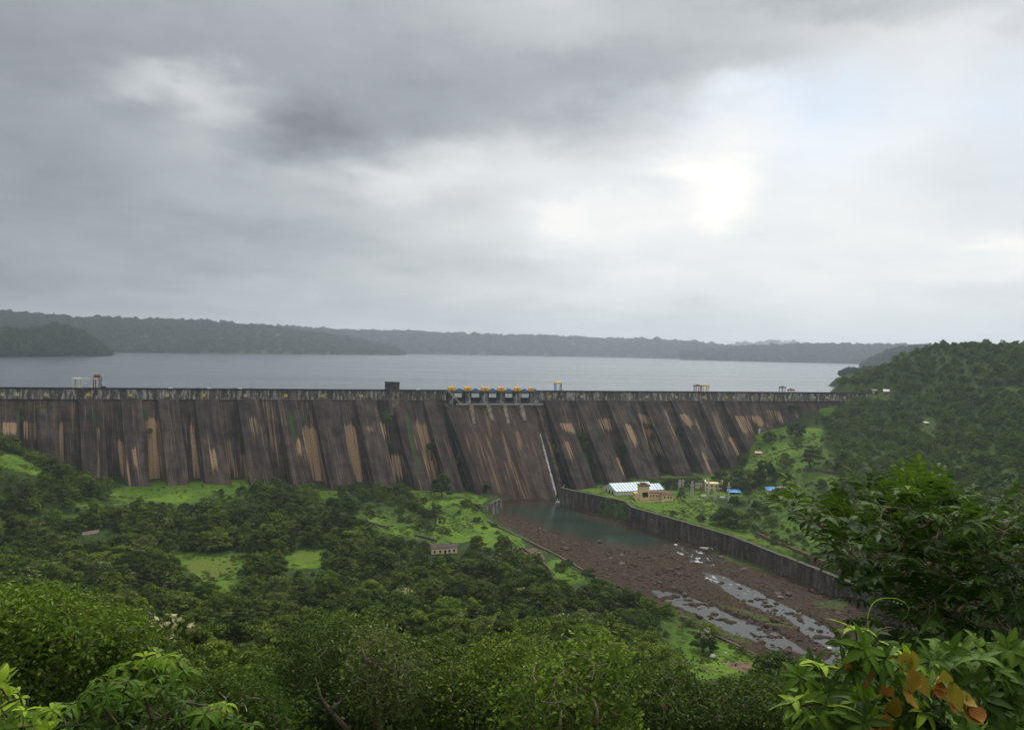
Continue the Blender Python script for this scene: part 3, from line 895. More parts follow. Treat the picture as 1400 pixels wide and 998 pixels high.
    # thin cascade down the right edge of the chute
    fo, t, bs, out = material('white_water')
    n = t.noise(t.n('ShaderNodeNewGeometry').outputs['Position'], 1.5, 5, 0.7)
    setb(t, bs, color=t.mix(t.sm(n, 0.35, 0.6), (0.20, 0.20, 0.21), (0.72, 0.73, 0.75)), rough=0.5)
    g = Geo(); T1 = np.linspace(24, 70, 120); ed = sr(T1) - 1.0
    wd = 0.22 + 0.45 * ss(24, 40, T1) + (fbm(T1 * 0.8, T1 * 0 + 3, 3) - 0.5) * 0.9; wd = np.clip(wd, 0.18, 2)
    for k in range(2):
        A = DP(ed - wd, T1, -1.75 + 0.3 * k); B = DP(ed + wd * 0.8, T1, -1.7 + 0.3 * k)
        if k == 0: lo = (A, B)
    Mi = DP(ed, T1, -1.2)
    V = np.stack([lo[0], Mi, lo[1]], 1); g.add(V.reshape(-1, 3), grid_quads(len(T1), 3))
    q = at_z(764, 687, 0.3)
    for k in range(26):
        a = RNG.uniform(0, 6.3); r_ = RNG.uniform(0, 2.2); c = q + [math.cos(a) * r_, math.sin(a) * r_ * 1.4, RNG.uniform(0, 0.9)]
        h = RNG.uniform(0.3, 0.7)
        g.add([c + [-h, 0, 0], c + [0, -h, 0], c + [h, 0, 0], c + [0, h, 0], c + [0, 0, h], c + [0, 0, -h]], T=[(0, 1, 4), (1, 2, 4), (2, 3, 4), (3, 0, 4), (1, 0, 5), (2, 1, 5), (3, 2, 5), (0, 3, 5)])
    p0, p1 = at_z(772, 664, 12), at_z(765, 687, 0.2)
    tt_ = np.linspace(0, 1, 14)[:, None]; path = p0 * (1 - tt_) + p1 * tt_
    path[:, 2] = 12.5 - 12.3 * (tt_[:, 0] ** 1.7)
    g.tube(path, np.linspace(0.25, 0.5, 14), 5)
    tag(g.obj('cascade', fo, None, True), 'thin white stream of water running down the right edge of the spillway', kind='stuff')
    # ------------------------------------------------ things standing on the crest
    def crest(px, o=-4.5, z=74.0):
        p = O68 + AX * sx(px, 534) + G * o; return np.array([p[0], p[1], z])
    om = simple('orange_hoist_paint', (0.85, 0.46, 0.025), 0.5, 0.12, 1.0); bl_ = simple('blue_motor_paint', (0.06, 0.22, 0.50), 0.5, 0.12, 1.0)
    names = ['first', 'second', 'third', 'fourth', 'fifth', 'sixth']
    for i, (x, xb, w) in enumerate([(616.5, 627.3, 6.0), (638.4, 649.5, 6.0), (661.8, 672.5, 6.0), (683.8, 695, 5.6), (706, 716.2, 5.4), (724.3, 729.5, 3.4)]):
        p = crest(x, -3.5, 74.1)
        h = thing('gate_hoist', f'orange and blue gate hoist, {names[i]} from the left in the row above the spillway', 'gate hoist', p, TH, 'gate hoists above the spillway')
        d1 = w * 0.5
        for k in (-1, 1):
            g = Geo(); c = k * w * 0.26; g.box(c - w * 0.2, c + w * 0.2, -1.3, 1.3, 0.5, 2.7)
            g.tube([(c - w * 0.2, 0, 2.7), (c + w * 0.2, 0, 2.7)], 0.75, 10)
            for e in (-1, 1): g.box(c + e * w * 0.15 - 0.12, c + e * w * 0.15 + 0.12, -1.45, -1.3, 0.4, 2.2)
            g.obj('housing', om, h)
        g = Geo(); g.box(-d1, d1, -1.5, 1.5, 0, 0.5); g.box(-w * 0.06, w * 0.06, -0.5, 0.5, 0.5, 2.0); g.obj('base_frame', bm, h)
        db = (xb - x) / 1.83 * 1.0
        g = Geo(); bw = 1.7 if i < 5 else 1.4
        g.box(db - bw, db + bw, -1.0, 1.0, 0.3, 1.9); g.tube([(db - bw * 0.7, 0, 1.9), (db + bw * 0.7, 0, 1.9)], 0.6, 10); g.obj('motor', bl_, h)
    wp = simple('white_steel', (0.62, 0.60, 0.55), 0.55, 0.15, 1.0); rd = simple('rusty_red_steel', (0.22, 0.07, 0.05), 0.7, 0.3, 1.5); yl = simple('yellow_steel', (0.60, 0.45, 0.03), 0.6, 0.2, 1.5)
    # big gantry crane at the left
    p = crest(119, -4.5); q = crest(139, -4.5); L = np.linalg.norm((q - p)[:2]) / 20.0
    gc = thing('gantry_crane', 'white and red steel gantry crane on the crest near the left end', 'crane', p, TH)
    X = lambda x: (x - 119) * L
    for x in (102, 109.5):
        for y in (-2.6, 2.6): g = Geo(); g.box(X(x) - 0.5, X(x) + 0.5, y - 0.4, y + 0.4, 0, 6.6); g.obj('leg', wp, gc)
    for x in (129.5, 137):
        for y in (-2.6, 2.6): g = Geo(); g.box(X(x) - 0.3, X(x) + 0.3, y - 0.3, y + 0.3, 0, 8.0); g.obj('leg', rd, gc)['label'] = 'rusty red leg'
    for x0, x1 in ((100, 111), (128.5, 136)): g = Geo(); g.box(X(x0), X(x1), -3, 3, 6.6, 7.4); g.obj('platform', wp, gc)
    g = Geo()
    for y in (-2.5, 2.5): g.box(X(111), X(128.5), y - 0.25, y + 0.25, 6.5, 7.3)
    g.obj('beam', wp, gc)
    g = Geo()
    for y in (-2.5,):
        g.tube([(X(111), y, 0.5), (X(128.5), y, 6.5)], 0.24, 5); g.tube([(X(111), y, 6.5), (X(128.5), y, 0.5)], 0.24, 5)
    g.obj('cross_brace', wp, gc)
    g = Geo(); g.box(X(129), X(138), -1.6, 1.6, 7.9, 8.6)
    for x in (131, 135.5): g.tube([(X(x), -1.4, 9.2), (X(x), 1.4, 9.2)], 0.85, 10)
    g.obj('winch', rd, gc)
    # truck beside it
    tk = thing('pickup_truck', 'small dark truck parked beside the gantry crane on the crest', 'truck', crest(143, -4.5), TH)
    dkm = simple('dark_vehicle_paint', (0.03, 0.03, 0.045), 0.35, 0.1, 1.0)
    g = Geo(); g.box(-2.3, 2.3, -0.95, 0.95, 0.5, 1.3); g.corners([(-0.2, -0.9, 1.3), (1.5, -0.9, 1.3), (1.5, 0.9, 1.3), (-0.2, 0.9, 1.3), (0.1, -0.8, 2.1), (1.1, -0.8, 2.1), (1.1, 0.8, 2.1), (0.1, 0.8, 2.1)])
    g.box(-2.2, -0.3, -0.9, 0.9, 1.3, 2.3); g.obj('body', dkm, tk)
    for x in (-1.5, 1.5):
        for y in (-0.97, 0.97):
            g = Geo(); g.tube([(x, y - 0.12, 0.42), (x, y + 0.12, 0.42)], 0.42, 12); g.obj('wheel', gm, tk)
    g = Geo(); g.box(2.31, 2.36, -0.8, -0.4, 0.7, 1.0); g.obj('headlight', wp, tk)
    # shaft tower
    tw = thing('shaft_tower', 'narrow weathered concrete tower rising from the dam left of the gates', 'tower', (0, 0, 0))
    a, b = sx(527.5, 534), sx(540, 534)
    g = DGeo(); g.dbox(a, b, -6, 3.0, 73.5, 80.2); g.dbox(a - 0.25, b + 0.25, -6.3, 3.3, 80.2, 80.9)
    g.dobj('upper_shaft', fm, tw)
    pl = simple('lime_streaked_concrete', (0.20, 0.165, 0.13), 0.9, 0.45, 0.5, stain=(0.05, 0.04, 0.035))
    g = DGeo(); g.dbox(a + 1.0, a + 3.2, -1.5, 3.9, 57, 73.5); g.dbox(b - 2.6, b - 0.4, -1.5, 3.9, 59, 73.5); g.dbox(a + 3.2, b - 2.6, -1.5, 3.4, 60, 73.5)
    g.dobj('rib', pl, tw)
    g = DGeo(); g.dbox(a + 2.4, a + 4.2, 3.0, 3.08, 75.5, 77.6); g.dobj('opening', gm, tw)
    g = DGeo(); g.dbox(a + 3.3, b - 2.8, 3.4, 3.5, 69.0, 71.5); g.dobj('opening', gm, tw)
    # small frames
    def frame(px, w, h, leg, top, label, toph=0.9, o=-4.5):
        f = thing('hoist_frame', label, 'hoist frame', crest(px, o), TH)
        for x in (-w / 2, w / 2):
            for y in (-1.6, 1.6): g = Geo(); g.box(x - 0.28, x + 0.28, y - 0.25, y + 0.25, 0, h); g.obj('leg', leg, f)
        g = Geo(); g.tube([(-w / 2, -1.6, 0.3), (w / 2, -1.6, h * 0.8)], 0.08, 4); g.tube([(w / 2, -1.6, 0.3), (-w / 2, -1.6, h * 0.8)], 0.08, 4); g.obj('cross_brace', leg, f)
        g = Geo(); g.box(-w / 2 - 0.6, w / 2 + 0.6, -2, 2, h, h + toph); g.tube([(-w * 0.3, 0, h + toph), (w * 0.3, 0, h + toph)], 0.6, 8); g.obj('top_winch', top, f)
        return f
    frame(762.5, 4.4, 6.4, bl_, om, 'blue hoist frame with orange top just right of the gates')
    frame(952.5, 4.2, 5.4, rd, rd, 'rusty brown hoist frame beside the yellow topped one on the crest')
    frame(963, 4.4, 5.4, wp, yl, 'yellow topped hoist frame with pale legs on the crest')
    frame(1068, 3.2, 4.6, wp, rd, 'taller of two white hoist frames with red tops near the right end')
    f2 = frame(1080, 3.4, 2.6, wp, rd, 'lower white hoist frame with red top and leaning ladder')
    g = Geo(); pts = [(-0.5 - k * 4.6, -3.2 - k * 1.2, 2.4 - k * 6.8) for k in (0, 1)]
    for e in (-0.25, 0.25): g.tube([(p[0] + e, p[1], p[2]) for p in pts], 0.12, 4)
    for k in np.linspace(0, 1, 10): g.box(-0.75 - k * 4.6, -0.25 - k * 4.6, -3.25 - k * 1.2, -3.15 - k * 1.2, 2.35 - k * 6.8, 2.45 - k * 6.8)
    g.obj('ladder', wp, f2)
    # small vehicles and posts on the crest road
    cw = simple('white_car_paint', (0.72, 0.70, 0.68), 0.3, 0.05, 1.0)
    for px, dark, lab in ((233, 0, 'small white car left of two dark cars on the crest'), (271.5, 1, 'small dark car beside a white car on the crest'), (286, 0, 'small white car with a dark car to its left on the crest'), (322, 1, 'dark car parked behind a white car, left of the last mast'), (328, 0, 'white car nosing up to a dark car on the crest'), (343, 1, 'small dark car below a leaning mast on the crest'), (571, 0, 'small white car between the tower and the gates')):
        c = thing('parked_car', lab, 'car', crest(px, -3.2), TH, 'cars parked on the dam crest')
        g = Geo(); g.box(-2.0, 2.0, -0.85, 0.85, 0.35, 1.0)
        g.corners([(-1.5, -0.8, 1.0), (1.2, -0.8, 1.0), (1.2, 0.8, 1.0), (-1.5, 0.8, 1.0), (-1.1, -0.68, 1.62), (0.7, -0.68, 1.62), (0.7, 0.68, 1.62), (-1.1, 0.68, 1.62)])
        g.obj('body', dkm if dark else cw, c)
        for x in (-1.25, 1.25):
            for y in (-0.86, 0.86): g = Geo(); g.tube([(x, y - 0.1, 0.33), (x, y + 0.1, 0.33)], 0.33, 10); g.obj('wheel', gm, c)
    pm2 = simple('mast_grey', (0.16, 0.15, 0.15), 0.7, 0.2, 1)
    for px, h, lab, lean in ((431, 5.5, 'thin lamp mast on the crest left of the concrete tower', 0), (345, 5.0, 'leaning mast above a small dark car on the crest', -1.6), (791, 3.6, 'short post on the crest right of the blue hoist frame', 0), (610.5, 4.2, 'dark post at the left end of the gate bridge', 0), (289, 4.5, 'leaning thin mast beside a white car on the crest', -1.2)):
        g = Geo(); g.tube([(0, 0, 0), (lean, 0, h)], [0.14, 0.09], 6); g.box(lean - 0.1, lean + 0.55, -0.12, 0.12, h - 0.05, h + 0.12)
        o = g.obj('lamp_mast', pm2); o.location = tuple(crest(px, -1.9)); o.rotation_euler = (0, 0, TH); tag(o, lab, 'mast')


# ------------------------------------------------------------------ walls in the valley
def wall_mesh(name, label, cat, top_px, zt, zb, th, mat, coping=None, zfun=None):
    """a wall whose top edge passes through the given picture points at the given heights"""
    P = np.array([at_z(x, y, z) for (x, y), z in zip(top_px, zt)])
    # resample
    seg = np.linalg.norm(np.diff(P[:, :2], axis=0), axis=1); L = np.concatenate([[0], np.cumsum(seg)])
    n = max(8, int(L[-1] / 1.5)); s = np.linspace(0, L[-1], n)
    C = np.stack([np.interp(s, L, P[:, i]) for i in range(3)], 1)
    T = np.gradient(C[:, :2], axis=0); T /= np.linalg.norm(T, axis=1)[:, None]
    N = np.stack([-T[:, 1], T[:, 0]], 1)
    jag = (fbm(s / 4.0, s * 0 + len(name), 3) - 0.5) * 0.35
    g = Geo(); zbv = np.broadcast_to(np.asarray(zb, float), (n,)) if np.ndim(zb) == 0 else np.interp(s, L, zb)
    rows = []
    m = 8
    for side in (-1, 1):
        for k in range(m):
            u = k / (m - 1) if side < 0 else 1 - k / (m - 1)
            z = zbv * (1 - u) + (C[:, 2] + jag) * u
            xy = C[:, :2] + N * side * (th / 2 + (1 - u) * th * 0.25)
            rows.append(np.column_stack([xy, z]))
    V = np.stack(rows, 1)
    st = np.zeros((n, 2 * m, 3)); st[..., 0] = s[:, None]; st[..., 1] = -V[..., 2]
    me = mesh_np(name, V.reshape(-1, 3), grid_quads(n, 2 * m))
    attr(me, 'st', 'FLOAT_VECTOR', st.reshape(-1, 3)); attr(me, 'mk', 'FLOAT_COLOR', np.zeros((n * 2 * m, 4)))
    root = thing(name, label, cat)
    link('wall_body', me, mat, root)
    if coping:
        g = Geo()
        for i in range(n - 1):
            a, b = C[i], C[i + 1]; na, nb = N[i] * th * 0.62, N[i + 1] * th * 0.62
            z0, z1 = a[2] + jag[i] + 0.003, b[2] + jag[i + 1] + 0.003
            g.corners([(a[0] + na[0], a[1] + na[1], z0), (a[0] - na[0], a[1] - na[1], z0), (b[0] - nb[0], b[1] - nb[1], z1), (b[0] + nb[0], b[1] + nb[1], z1),
                       (a[0] + na[0], a[1] + na[1], z0 + 0.3), (a[0] - na[0], a[1] - na[1], z0 + 0.3), (b[0] - nb[0], b[1] - nb[1], z1 + 0.3), (b[0] + nb[0], b[1] + nb[1], z1 + 0.3)])
        g.obj('coping', coping, root)
    return root


def ground_wall(name, label, pts, h, mat):
    P = [ground_at(x, y) for x, y in pts]
    return wall_mesh(name, label, 'wall', [tuple(float(v) for v in proj(p + [0, 0, h])) for p in P], [p[2] + h for p in P], min(p[2] for p in P) - 1.5, 0.8, mat)


def build_walls():
    wc = concrete('river_wall_concrete', base=(0.050, 0.038, 0.033), light=(0.115, 0.090, 0.075), pale=0.22, streak=0.25)
    wl = concrete('lime_streaked_wall', base=(0.10, 0.08, 0.075), light=(0.20, 0.17, 0.155), pale=0.85, streak=0.0)
    cp = simple('mossy_coping', (0.075, 0.075, 0.045), 0.9, 0.4, 0.5)
    st = simple('rubble_stone', (0.105, 0.085, 0.065), 0.95, 0.5, 0.8)
    r = wall_mesh('river_wall', 'long dark concrete river wall curving away from the right foot of the spillway', 'wall',
              [(767, 667), (784, 671), (830, 680), (856, 686), (866, 694), (905, 705), (940, 715), (975, 725), (1004, 734), (1035, 746), (1063, 757), (1092, 768), (1120, 779), (1152, 792), (1175, 801), (1230, 826), (1290, 858)],
              [12.0, 11.5, 11.5, 11.5, 11.2, 11, 10.8, 10.5, 10.2, 9.9, 9.6, 9.3, 9.1, 8.9, 8.8, 8.5, 8.5], -3.0, 2.0, wc, cp)
    # buttress-like joints on it
    r2 = wall_mesh('wing_wall', 'short lime streaked retaining wall at the left foot of the spillway', 'wall', [(651, 698), (684.5, 682)], [7.6, 8.6], -3, 1.6, wl, cp)
    wall_mesh('stone_wall', 'low rubble wall along the left bank of the green pool', 'wall', [(652, 702), (668, 712), (700, 728), (727, 741), (752, 753), (790, 774), (816, 790), (828, 796)],
              [3.4, 3.2, 2.8, 2.6, 2.5, 2.5, 2.4, 2.4], -2.5, 1.0, st)
    wall_mesh('stone_wall', 'low broken stone wall beside the lower stream and the meadow', 'wall', [(958, 857), (975, 866), (993, 874), (1037, 896), (1060, 907)], [2.1] * 5, -2.5, 0.9, st)
    wall_mesh('stone_wall', 'grey stone wall bordering the bare earth plot', 'wall', [(715, 748), (740, 765), (757, 782)], [3.0, 3.0, 2.6], 0, 0.7, st)
    ground_wall('channel_wall', 'thin concrete channel wall crossing the left meadow below the trees', [(484, 710), (505, 716), (531, 723)], 1.3, st)
    ground_wall('channel_wall', 'short concrete channel wall just above the cream house', [(567, 733), (580, 736), (597, 741)], 1.3, st)
    ground_wall('terrace_wall', 'low brown terrace wall crossing the right hand meadow', [(1098, 643), (1120, 645), (1146, 649)], 1.6, st)
    ground_wall('terrace_wall', 'pale low wall beyond the powerhouse at the foot of the buttresses', [(862, 655), (900, 656), (935, 656), (960, 656)], 1.6, st)
    ground_wall('terrace_wall', 'reddish low wall running along the bank above the river wall', [(1035, 731), (1062, 744), (1095, 757), (1120, 768), (1150, 780)], 1.5, simple('red_earth_wall', (0.16, 0.09, 0.06), 0.95, 0.4, 0.5))


# ------------------------------------------------------------------ buildings
def windows(g_, pts, w, h, y, parent, mat, frame=None):
    for x, z in pts:
        g = Geo(); g.box(x - w / 2, x + w / 2, y - 0.04, y + 0.05, z, z + h); o = g.obj('window', mat, parent)
        if frame:
            f = Geo()
            for a in ((x - w / 2 - 0.1, x + w / 2 + 0.1, z + h, z + h + 0.1), (x - w / 2 - 0.1, x + w / 2 + 0.1, z - 0.1, z), (x - w / 2 - 0.1, x - w / 2, z, z + h), (x + w / 2, x + w / 2 + 0.1, z, z + h)):
                f.box(a[0], a[1], y - 0.1, y + 0.02, a[2], a[3])
            f.obj('frame', frame, o)


def build_buildings():
    cream = simple('cream_render', (0.74, 0.58, 0.32), 0.85, 0.1, 0.6, stain=(0.55, 0.42, 0.24)); dark = simple('dark_opening', (0.025, 0.02, 0.02), 0.6, 0.2, 1)
    white = simple('whitewash', (0.66, 0.64, 0.60), 0.85, 0.1, 0.8, stain=(0.4, 0.36, 0.32)); red = simple('brown_parapet', (0.15, 0.07, 0.05), 0.85, 0.3, 0.8)
    blue = simple('blue_tarpaulin', (0.05, 0.26, 0.60), 0.55, 0.15, 0.8); conc = simple('grey_roof_slab', (0.16, 0.13, 0.125), 0.9, 0.4, 0.4); tile = simple('brown_roof_sheets', (0.085, 0.06, 0.055), 0.85, 0.4, 0.5)
    pink = simple('pink_wall', (0.62, 0.33, 0.26), 0.8, 0.2, 1)
    # striped metal roof
    m, t, bs, out = material('striped_roof_sheets')
    sep = t.n('ShaderNodeSeparateXYZ', {0: t.n('ShaderNodeTexCoord').outputs['Object']})
    fr = t.m('FRACT', t.m('MULTIPLY', sep.outputs[0], 0.46))
    n = t.noise(t.n('ShaderNodeTexCoord').outputs['Object'], 0.7, 5)
    c = t.mix(t.sm(t.m('ABSOLUTE', t.m('SUBTRACT', fr, 0.5)), 0.22, 0.28), (0.50, 0.60, 0.66), (0.11, 0.25, 0.36))
    c = t.mix(t.m('MULTIPLY', t.sm(n, 0.5, 0.8), 0.35), c, (0.30, 0.30, 0.30))
    setb(t, bs, color=c, rough=0.5); rm = m

    def at_ground(px, py, dz=0.0):
        p = ground_at(px, py); return np.array([p[0], p[1], p[2] + dz])

    def gable(g, x0, x1, y0, y1, z0, z1, ov=0.5, th=0.18):
        ym = (y0 + y1) / 2
        for (ya, za, yb, zb) in ((y0 - ov, z0 - (z1 - z0) * ov / (ym - y0), ym, z1), (y1 + ov, z0 - (z1 - z0) * ov / (ym - y0), ym, z1)):
            g.corners([(x0 - ov, ya, za), (x1 + ov, ya, za), (x1 + ov, yb, zb), (x0 - ov, yb, zb), (x0 - ov, ya, za + th), (x1 + ov, ya, za + th), (x1 + ov, yb, zb + th), (x0 - ov, yb, zb + th)])

    def gwalls(g, x0, x1, y0, y1, z0, z1, zg):
        g.box(x0, x1, y0, y1, z0, z1)
        ym = (y0 + y1) / 2
        for x in (x0, x1): g.add([(x, y0, z1), (x, y1, z1), (x, ym, zg)], T=[(0, 1, 2)])

    # long shed
    a = at_ground(842, 677.5, -0.3); rz = math.radians(20)
    sh = thing('machine_shed', 'long low shed with a striped white and blue metal roof', 'shed', a, rz)
    g = Geo(); gwalls(g, 0, 29, 0, 19, -3, 3.0, 6.6); gwalls(g, 29.1, 37, 2, 15, -3, 2.6, 5.4); g.obj('wall', white, sh)
    for x0, x1, y0, y1, z0, z1 in ((0, 29, 0, 19, 3.0, 6.7), (29.6, 37, 2, 15, 2.6, 5.5)):
        g = Geo(); gable(g, x0, x1, y0, y1, z0, z1); g.obj('roof', rm, sh)
    for y in (3.5, 8, 13):
        g = Geo(); g.box(-0.06, 0.04, y, y + 2.0, 0.6, 2.4); g.obj('window', dark, sh)
    # cream tower and annex
    a = at_ground(876, 684, -0.2)
    tw = thing('powerhouse', 'cream building with a square stair tower in front of the striped shed', 'building', a, math.radians(8))
    g = Geo(); g.box(-0.5, 5.6, 0, 6, -3, 9.4); g.obj('tower', cream, tw)
    g = Geo(); g.box(-1.0, 6.1, -0.5, 6.5, 9.4, 10.0); g.box(0.8, 4.4, 1, 5, 10.0, 11.0); g.obj('tower_roof', red, tw)
    g = Geo(); g.box(1.0, 4.8, -0.05, 0.05, 2.2, 5.4); g.obj('door', dark, tw)
    g = Geo(); g.box(-3.5, -0.5, 1, 6, -3, 4.6); g.box(5.6, 17.5, 1.5, 8, -3, 4.4); g.box(17.5, 20.5, -2.5, 8, -3, 4.2); g.box(13.6, 17.5, -2.5, 1.49, -3, 4.2); g.obj('annex', cream, tw)
    g = Geo(); g.box(5.6, 17.3, 1.2, 8.3, 4.4, 4.8); g.box(13.3, 20.8, -2.8, 1.18, 4.2, 4.6); g.box(17.31, 20.8, 1.19, 8.3, 4.2, 4.6); g.obj('roof', red, tw)
    windows(None, [(7.0, 2.0), (8.9, 2.0), (10.8, 2.0), (12.5, 2.0)], 0.8, 1.4, 1.45, tw, dark, cream)
    windows(None, [(15.0, 1.8), (17.4, 1.8), (19.2, 1.8)], 0.9, 1.4, -2.55, tw, dark, cream)
    g = Geo(); g.box(-3.4, 13.0, -6.5, -6.1, -2, 1.0); g.box(-3.8, -3.41, -6.5, 0, -2, 1.0); g.obj('yard_wall', cream, tw)
    # two storey cream building by the switchyard
    a = at_ground(976, 671, -0.3)
    cb = thing('control_building', 'cream two storey building behind the switchyard poles', 'building', a, math.radians(-14))
    g = Geo(); g.box(-6.0, 5.5, 0, 7, -3, 4.9); g.obj('wall', cream, cb)
    g = Geo(); g.box(-6.3, 5.8, -0.3, 7.3, 4.9, 5.3); g.box(4.7, 5.8, -0.32, 7.3, 5.3, 6.6); g.box(-6.3, -5.3, -0.32, 7.3, 5.3, 6.4); g.obj('roof', cream, cb)
    windows(None, [(-4.4, 0.5), (-1.4, 0.5), (1.6, 0.5), (4.2, 0.5), (-4.4, 2.9), (-1.4, 2.9), (1.6, 2.9), (4.2, 2.9)], 1.1, 1.2, -0.02, cb, dark, white)
    a = at_ground(955.5, 668, -0.2)
    hb = thing('hut', 'tiny cream hut just left of the two storey cream building', 'hut', a, math.radians(-10))
    g = Geo(); g.box(-2.2, 2.2, 0, 4, -2, 2.9); g.obj('wall', cream, hb); g = Geo(); g.box(-2.5, 2.5, -0.3, 4.3, 2.9, 3.2); g.obj('roof', conc, hb)
    g = Geo(); g.box(0.6, 1.6, -0.05, 0.05, 0, 2.0); g.obj('door', red, hb)

    def hut(px, py, w, d, h, label, roofm, wallm, rz, name='hut', slope=0.8, cat='hut'):
        a = at_ground(px, py, -0.2); o = thing(name, label, cat, a, rz)
        g = Geo(); g.box(-w / 2, w / 2, 0, d, -3, h); g.obj('wall', wallm, o)
        g = Geo(); g.corners([(-w / 2 - .5, -.7, h), (w / 2 + .5, -.7, h), (w / 2 + .5, d + .5, h + slope), (-w / 2 - .5, d + .5, h + slope), (-w / 2 - .5, -.7, h + .15), (w / 2 + .5, -.7, h + .15), (w / 2 + .5, d + .5, h + slope + .15), (-w / 2 - .5, d + .5, h + slope + .15)])
        g.obj('roof', roofm, o)
        g = Geo(); g.box(-w * 0.1, w * 0.1, -0.06, 0.04, 0.1, min(2.0, h * 0.8)); g.obj('door', dark, o)
        windows(None, [(-w * 0.32, h * 0.35), (w * 0.32, h * 0.35)], w * 0.14, h * 0.38, -0.02, o, dark)
        return o
    hut(1004, 676, 7.6, 5, 1.6, 'low hut with a bright blue sheet roof beside the switchyard', blue, conc, math.radians(-8), slope=1.2)
    hut(1056, 675, 6, 5, 2.4, 'cream hut with a blue roof next to the small white house', blue, cream, math.radians(0), slope=1.3)
    hut(1071.5, 675, 4.6, 4, 2.6, 'small white roofed house on the right of the blue roofed huts', white, white, math.radians(12), slope=1.4)
    hut(1037, 622, 4.6, 4, 1.6, 'pink walled hut on the slope at the foot of the last buttress', pink, pink, math.radians(-20), slope=0.8)
    hut(1196.5, 537.5, 4.2, 3, 2.9, 'yellow and white cabin among the trees just above the right end of the dam', white, cream, math.radians(10), slope=0.7)
    hut(1212, 537.5, 4.2, 3, 1.7, 'cream slab roofed cabin right of the yellow and white cabin', white, cream, math.radians(-18), slope=1.6)
    hut(1268, 580, 2.8, 2.5, 1.2, 'tiny white roofed hut alone in the forest of the right hill', white, pink, math.radians(20), slope=0.7)
    # white sentry box on the slope
    a = at_ground(1038, 593); o = thing('valve_post', 'slim white post on the grassy slope above the pink hut', 'post', a)
    g = Geo(); g.box(-0.7, 0.7, -0.4, 0.4, -1, 3.4); g.box(-0.2, 1.0, -0.45, 0.45, 3.4, 4.2); g.obj('post', white, o)
    # house with cream walls in the left meadow
    a = at_ground(598.5, 757.5, -0.3)
    ho = thing('cottage', 'low cream cottage with a dark gable roof half hidden by trees', 'house', a, math.radians(20))
    g = Geo(); gwalls(g, -3.2, 9.8, 0, 6, -2, 2.85, 4.3); g.obj('wall', cream, ho)
    g = Geo(); gable(g, -3.2, 9.8, 0, 6, 2.9, 4.35, 0.15); g.obj('roof', tile, ho)
    windows(None, [(-1.6, 0.9), (1.2, 0.9), (5.8, 0.9), (8.2, 0.9)], 1.1, 1.3, -0.02, ho, dark, white)
    g = Geo(); g.box(3.2, 4.3, -0.05, 0.05, 0, 2.1); g.obj('door', dark, ho)
    a = at_ground(124, 741, 0.8); lt = thing('tarp_shelter', 'slanting pinkish brown roof of a shelter among the left trees', 'shelter', a, math.radians(25))
    rb = simple('pinkish_roof_sheet', (0.13, 0.095, 0.085), 0.85, 0.3, 0.6)
    g = Geo(); g.corners([(-3.6, -1.5, 2.8), (3.6, -1.5, 3.6), (3.6, 1.5, 4.6), (-3.6, 1.5, 3.8), (-3.6, -1.5, 3.0), (3.6, -1.5, 3.8), (3.6, 1.5, 4.8), (-3.6, 1.5, 4.0)]); g.obj('roof', rb, lt)
    for x, y, z in ((-3.4, -1.3, 2.85), (3.4, -1.3, 3.65), (3.4, 1.3, 4.5), (-3.4, 1.3, 3.75)): g = Geo(); g.tube([(x, y, -3), (x, y, z)], 0.12, 6); g.obj('post', M['bark'], lt)
    # switchyard poles
    gal = simple('galvanised_steel', (0.50, 0.47, 0.43), 0.6, 0.2, 1.0)
    poles = [(929, 679, 655, 'tallest grey pole at the left edge of the switchyard'), (933.5, 666, 655, 'thin grey pole standing just behind the tallest one'), (946, 681, 657, 'grey pole with a cluster of fittings left of the tiny cream hut'), (968, 676, 654, 'grey pole crossing the left end of the two storey building'),
             (981, 662, 656, 'thin pole rising behind the two storey building'), (977.5, 684, 668, 'squat lattice pole in front of the two storey building'), (996, 686, 659, 'slim pole immediately left of the big blue roof')]
    for px, yb, yt, lab in poles:
        a = at_ground(px, yb, -0.3); h = (yb - yt) * a[1] / F
        o = thing('switchyard_pole', lab, 'pole', a, 0.3, 'switchyard poles')
        g = Geo(); w = 0.5
        if px in (946, 977.5, 929):
            for sx_, sy_ in ((-1, -1), (1, -1), (1, 1), (-1, 1)): g.tube([(sx_ * w * 1.6, sy_ * w * 1.6, 0), (sx_ * w * 0.8, sy_ * w * 0.8, h)], 0.2, 4)
            zz = np.arange(0.4, h - 1, 1.3)
            for k, z in enumerate(zz):
                s_ = w * (1.6 - 0.8 * z / h); e = 1 if k % 2 else -1
                g.tube([(-s_ * e, -s_, z), (s_ * e, -s_, z + 1.2)], 0.06, 4); g.tube([(-s_, s_ * e, z), (-s_, -s_ * e, z + 1.2)], 0.06, 4)
        else:
            g.tube([(0, 0, 0), (0, 0, h)], [0.55, 0.42], 8)
        g.obj('mast', gal, o)
        g = Geo(); g.box(-1.6, 1.6, -0.12, 0.12, h * 0.78, h * 0.78 + 0.22)
        for x in (-1.4, 0, 1.4): g.tube([(x, 0, h * 0.78 - 0.7), (x, 0, h * 0.78)], 0.13, 6)
        g.obj('crossarm', gal, o)
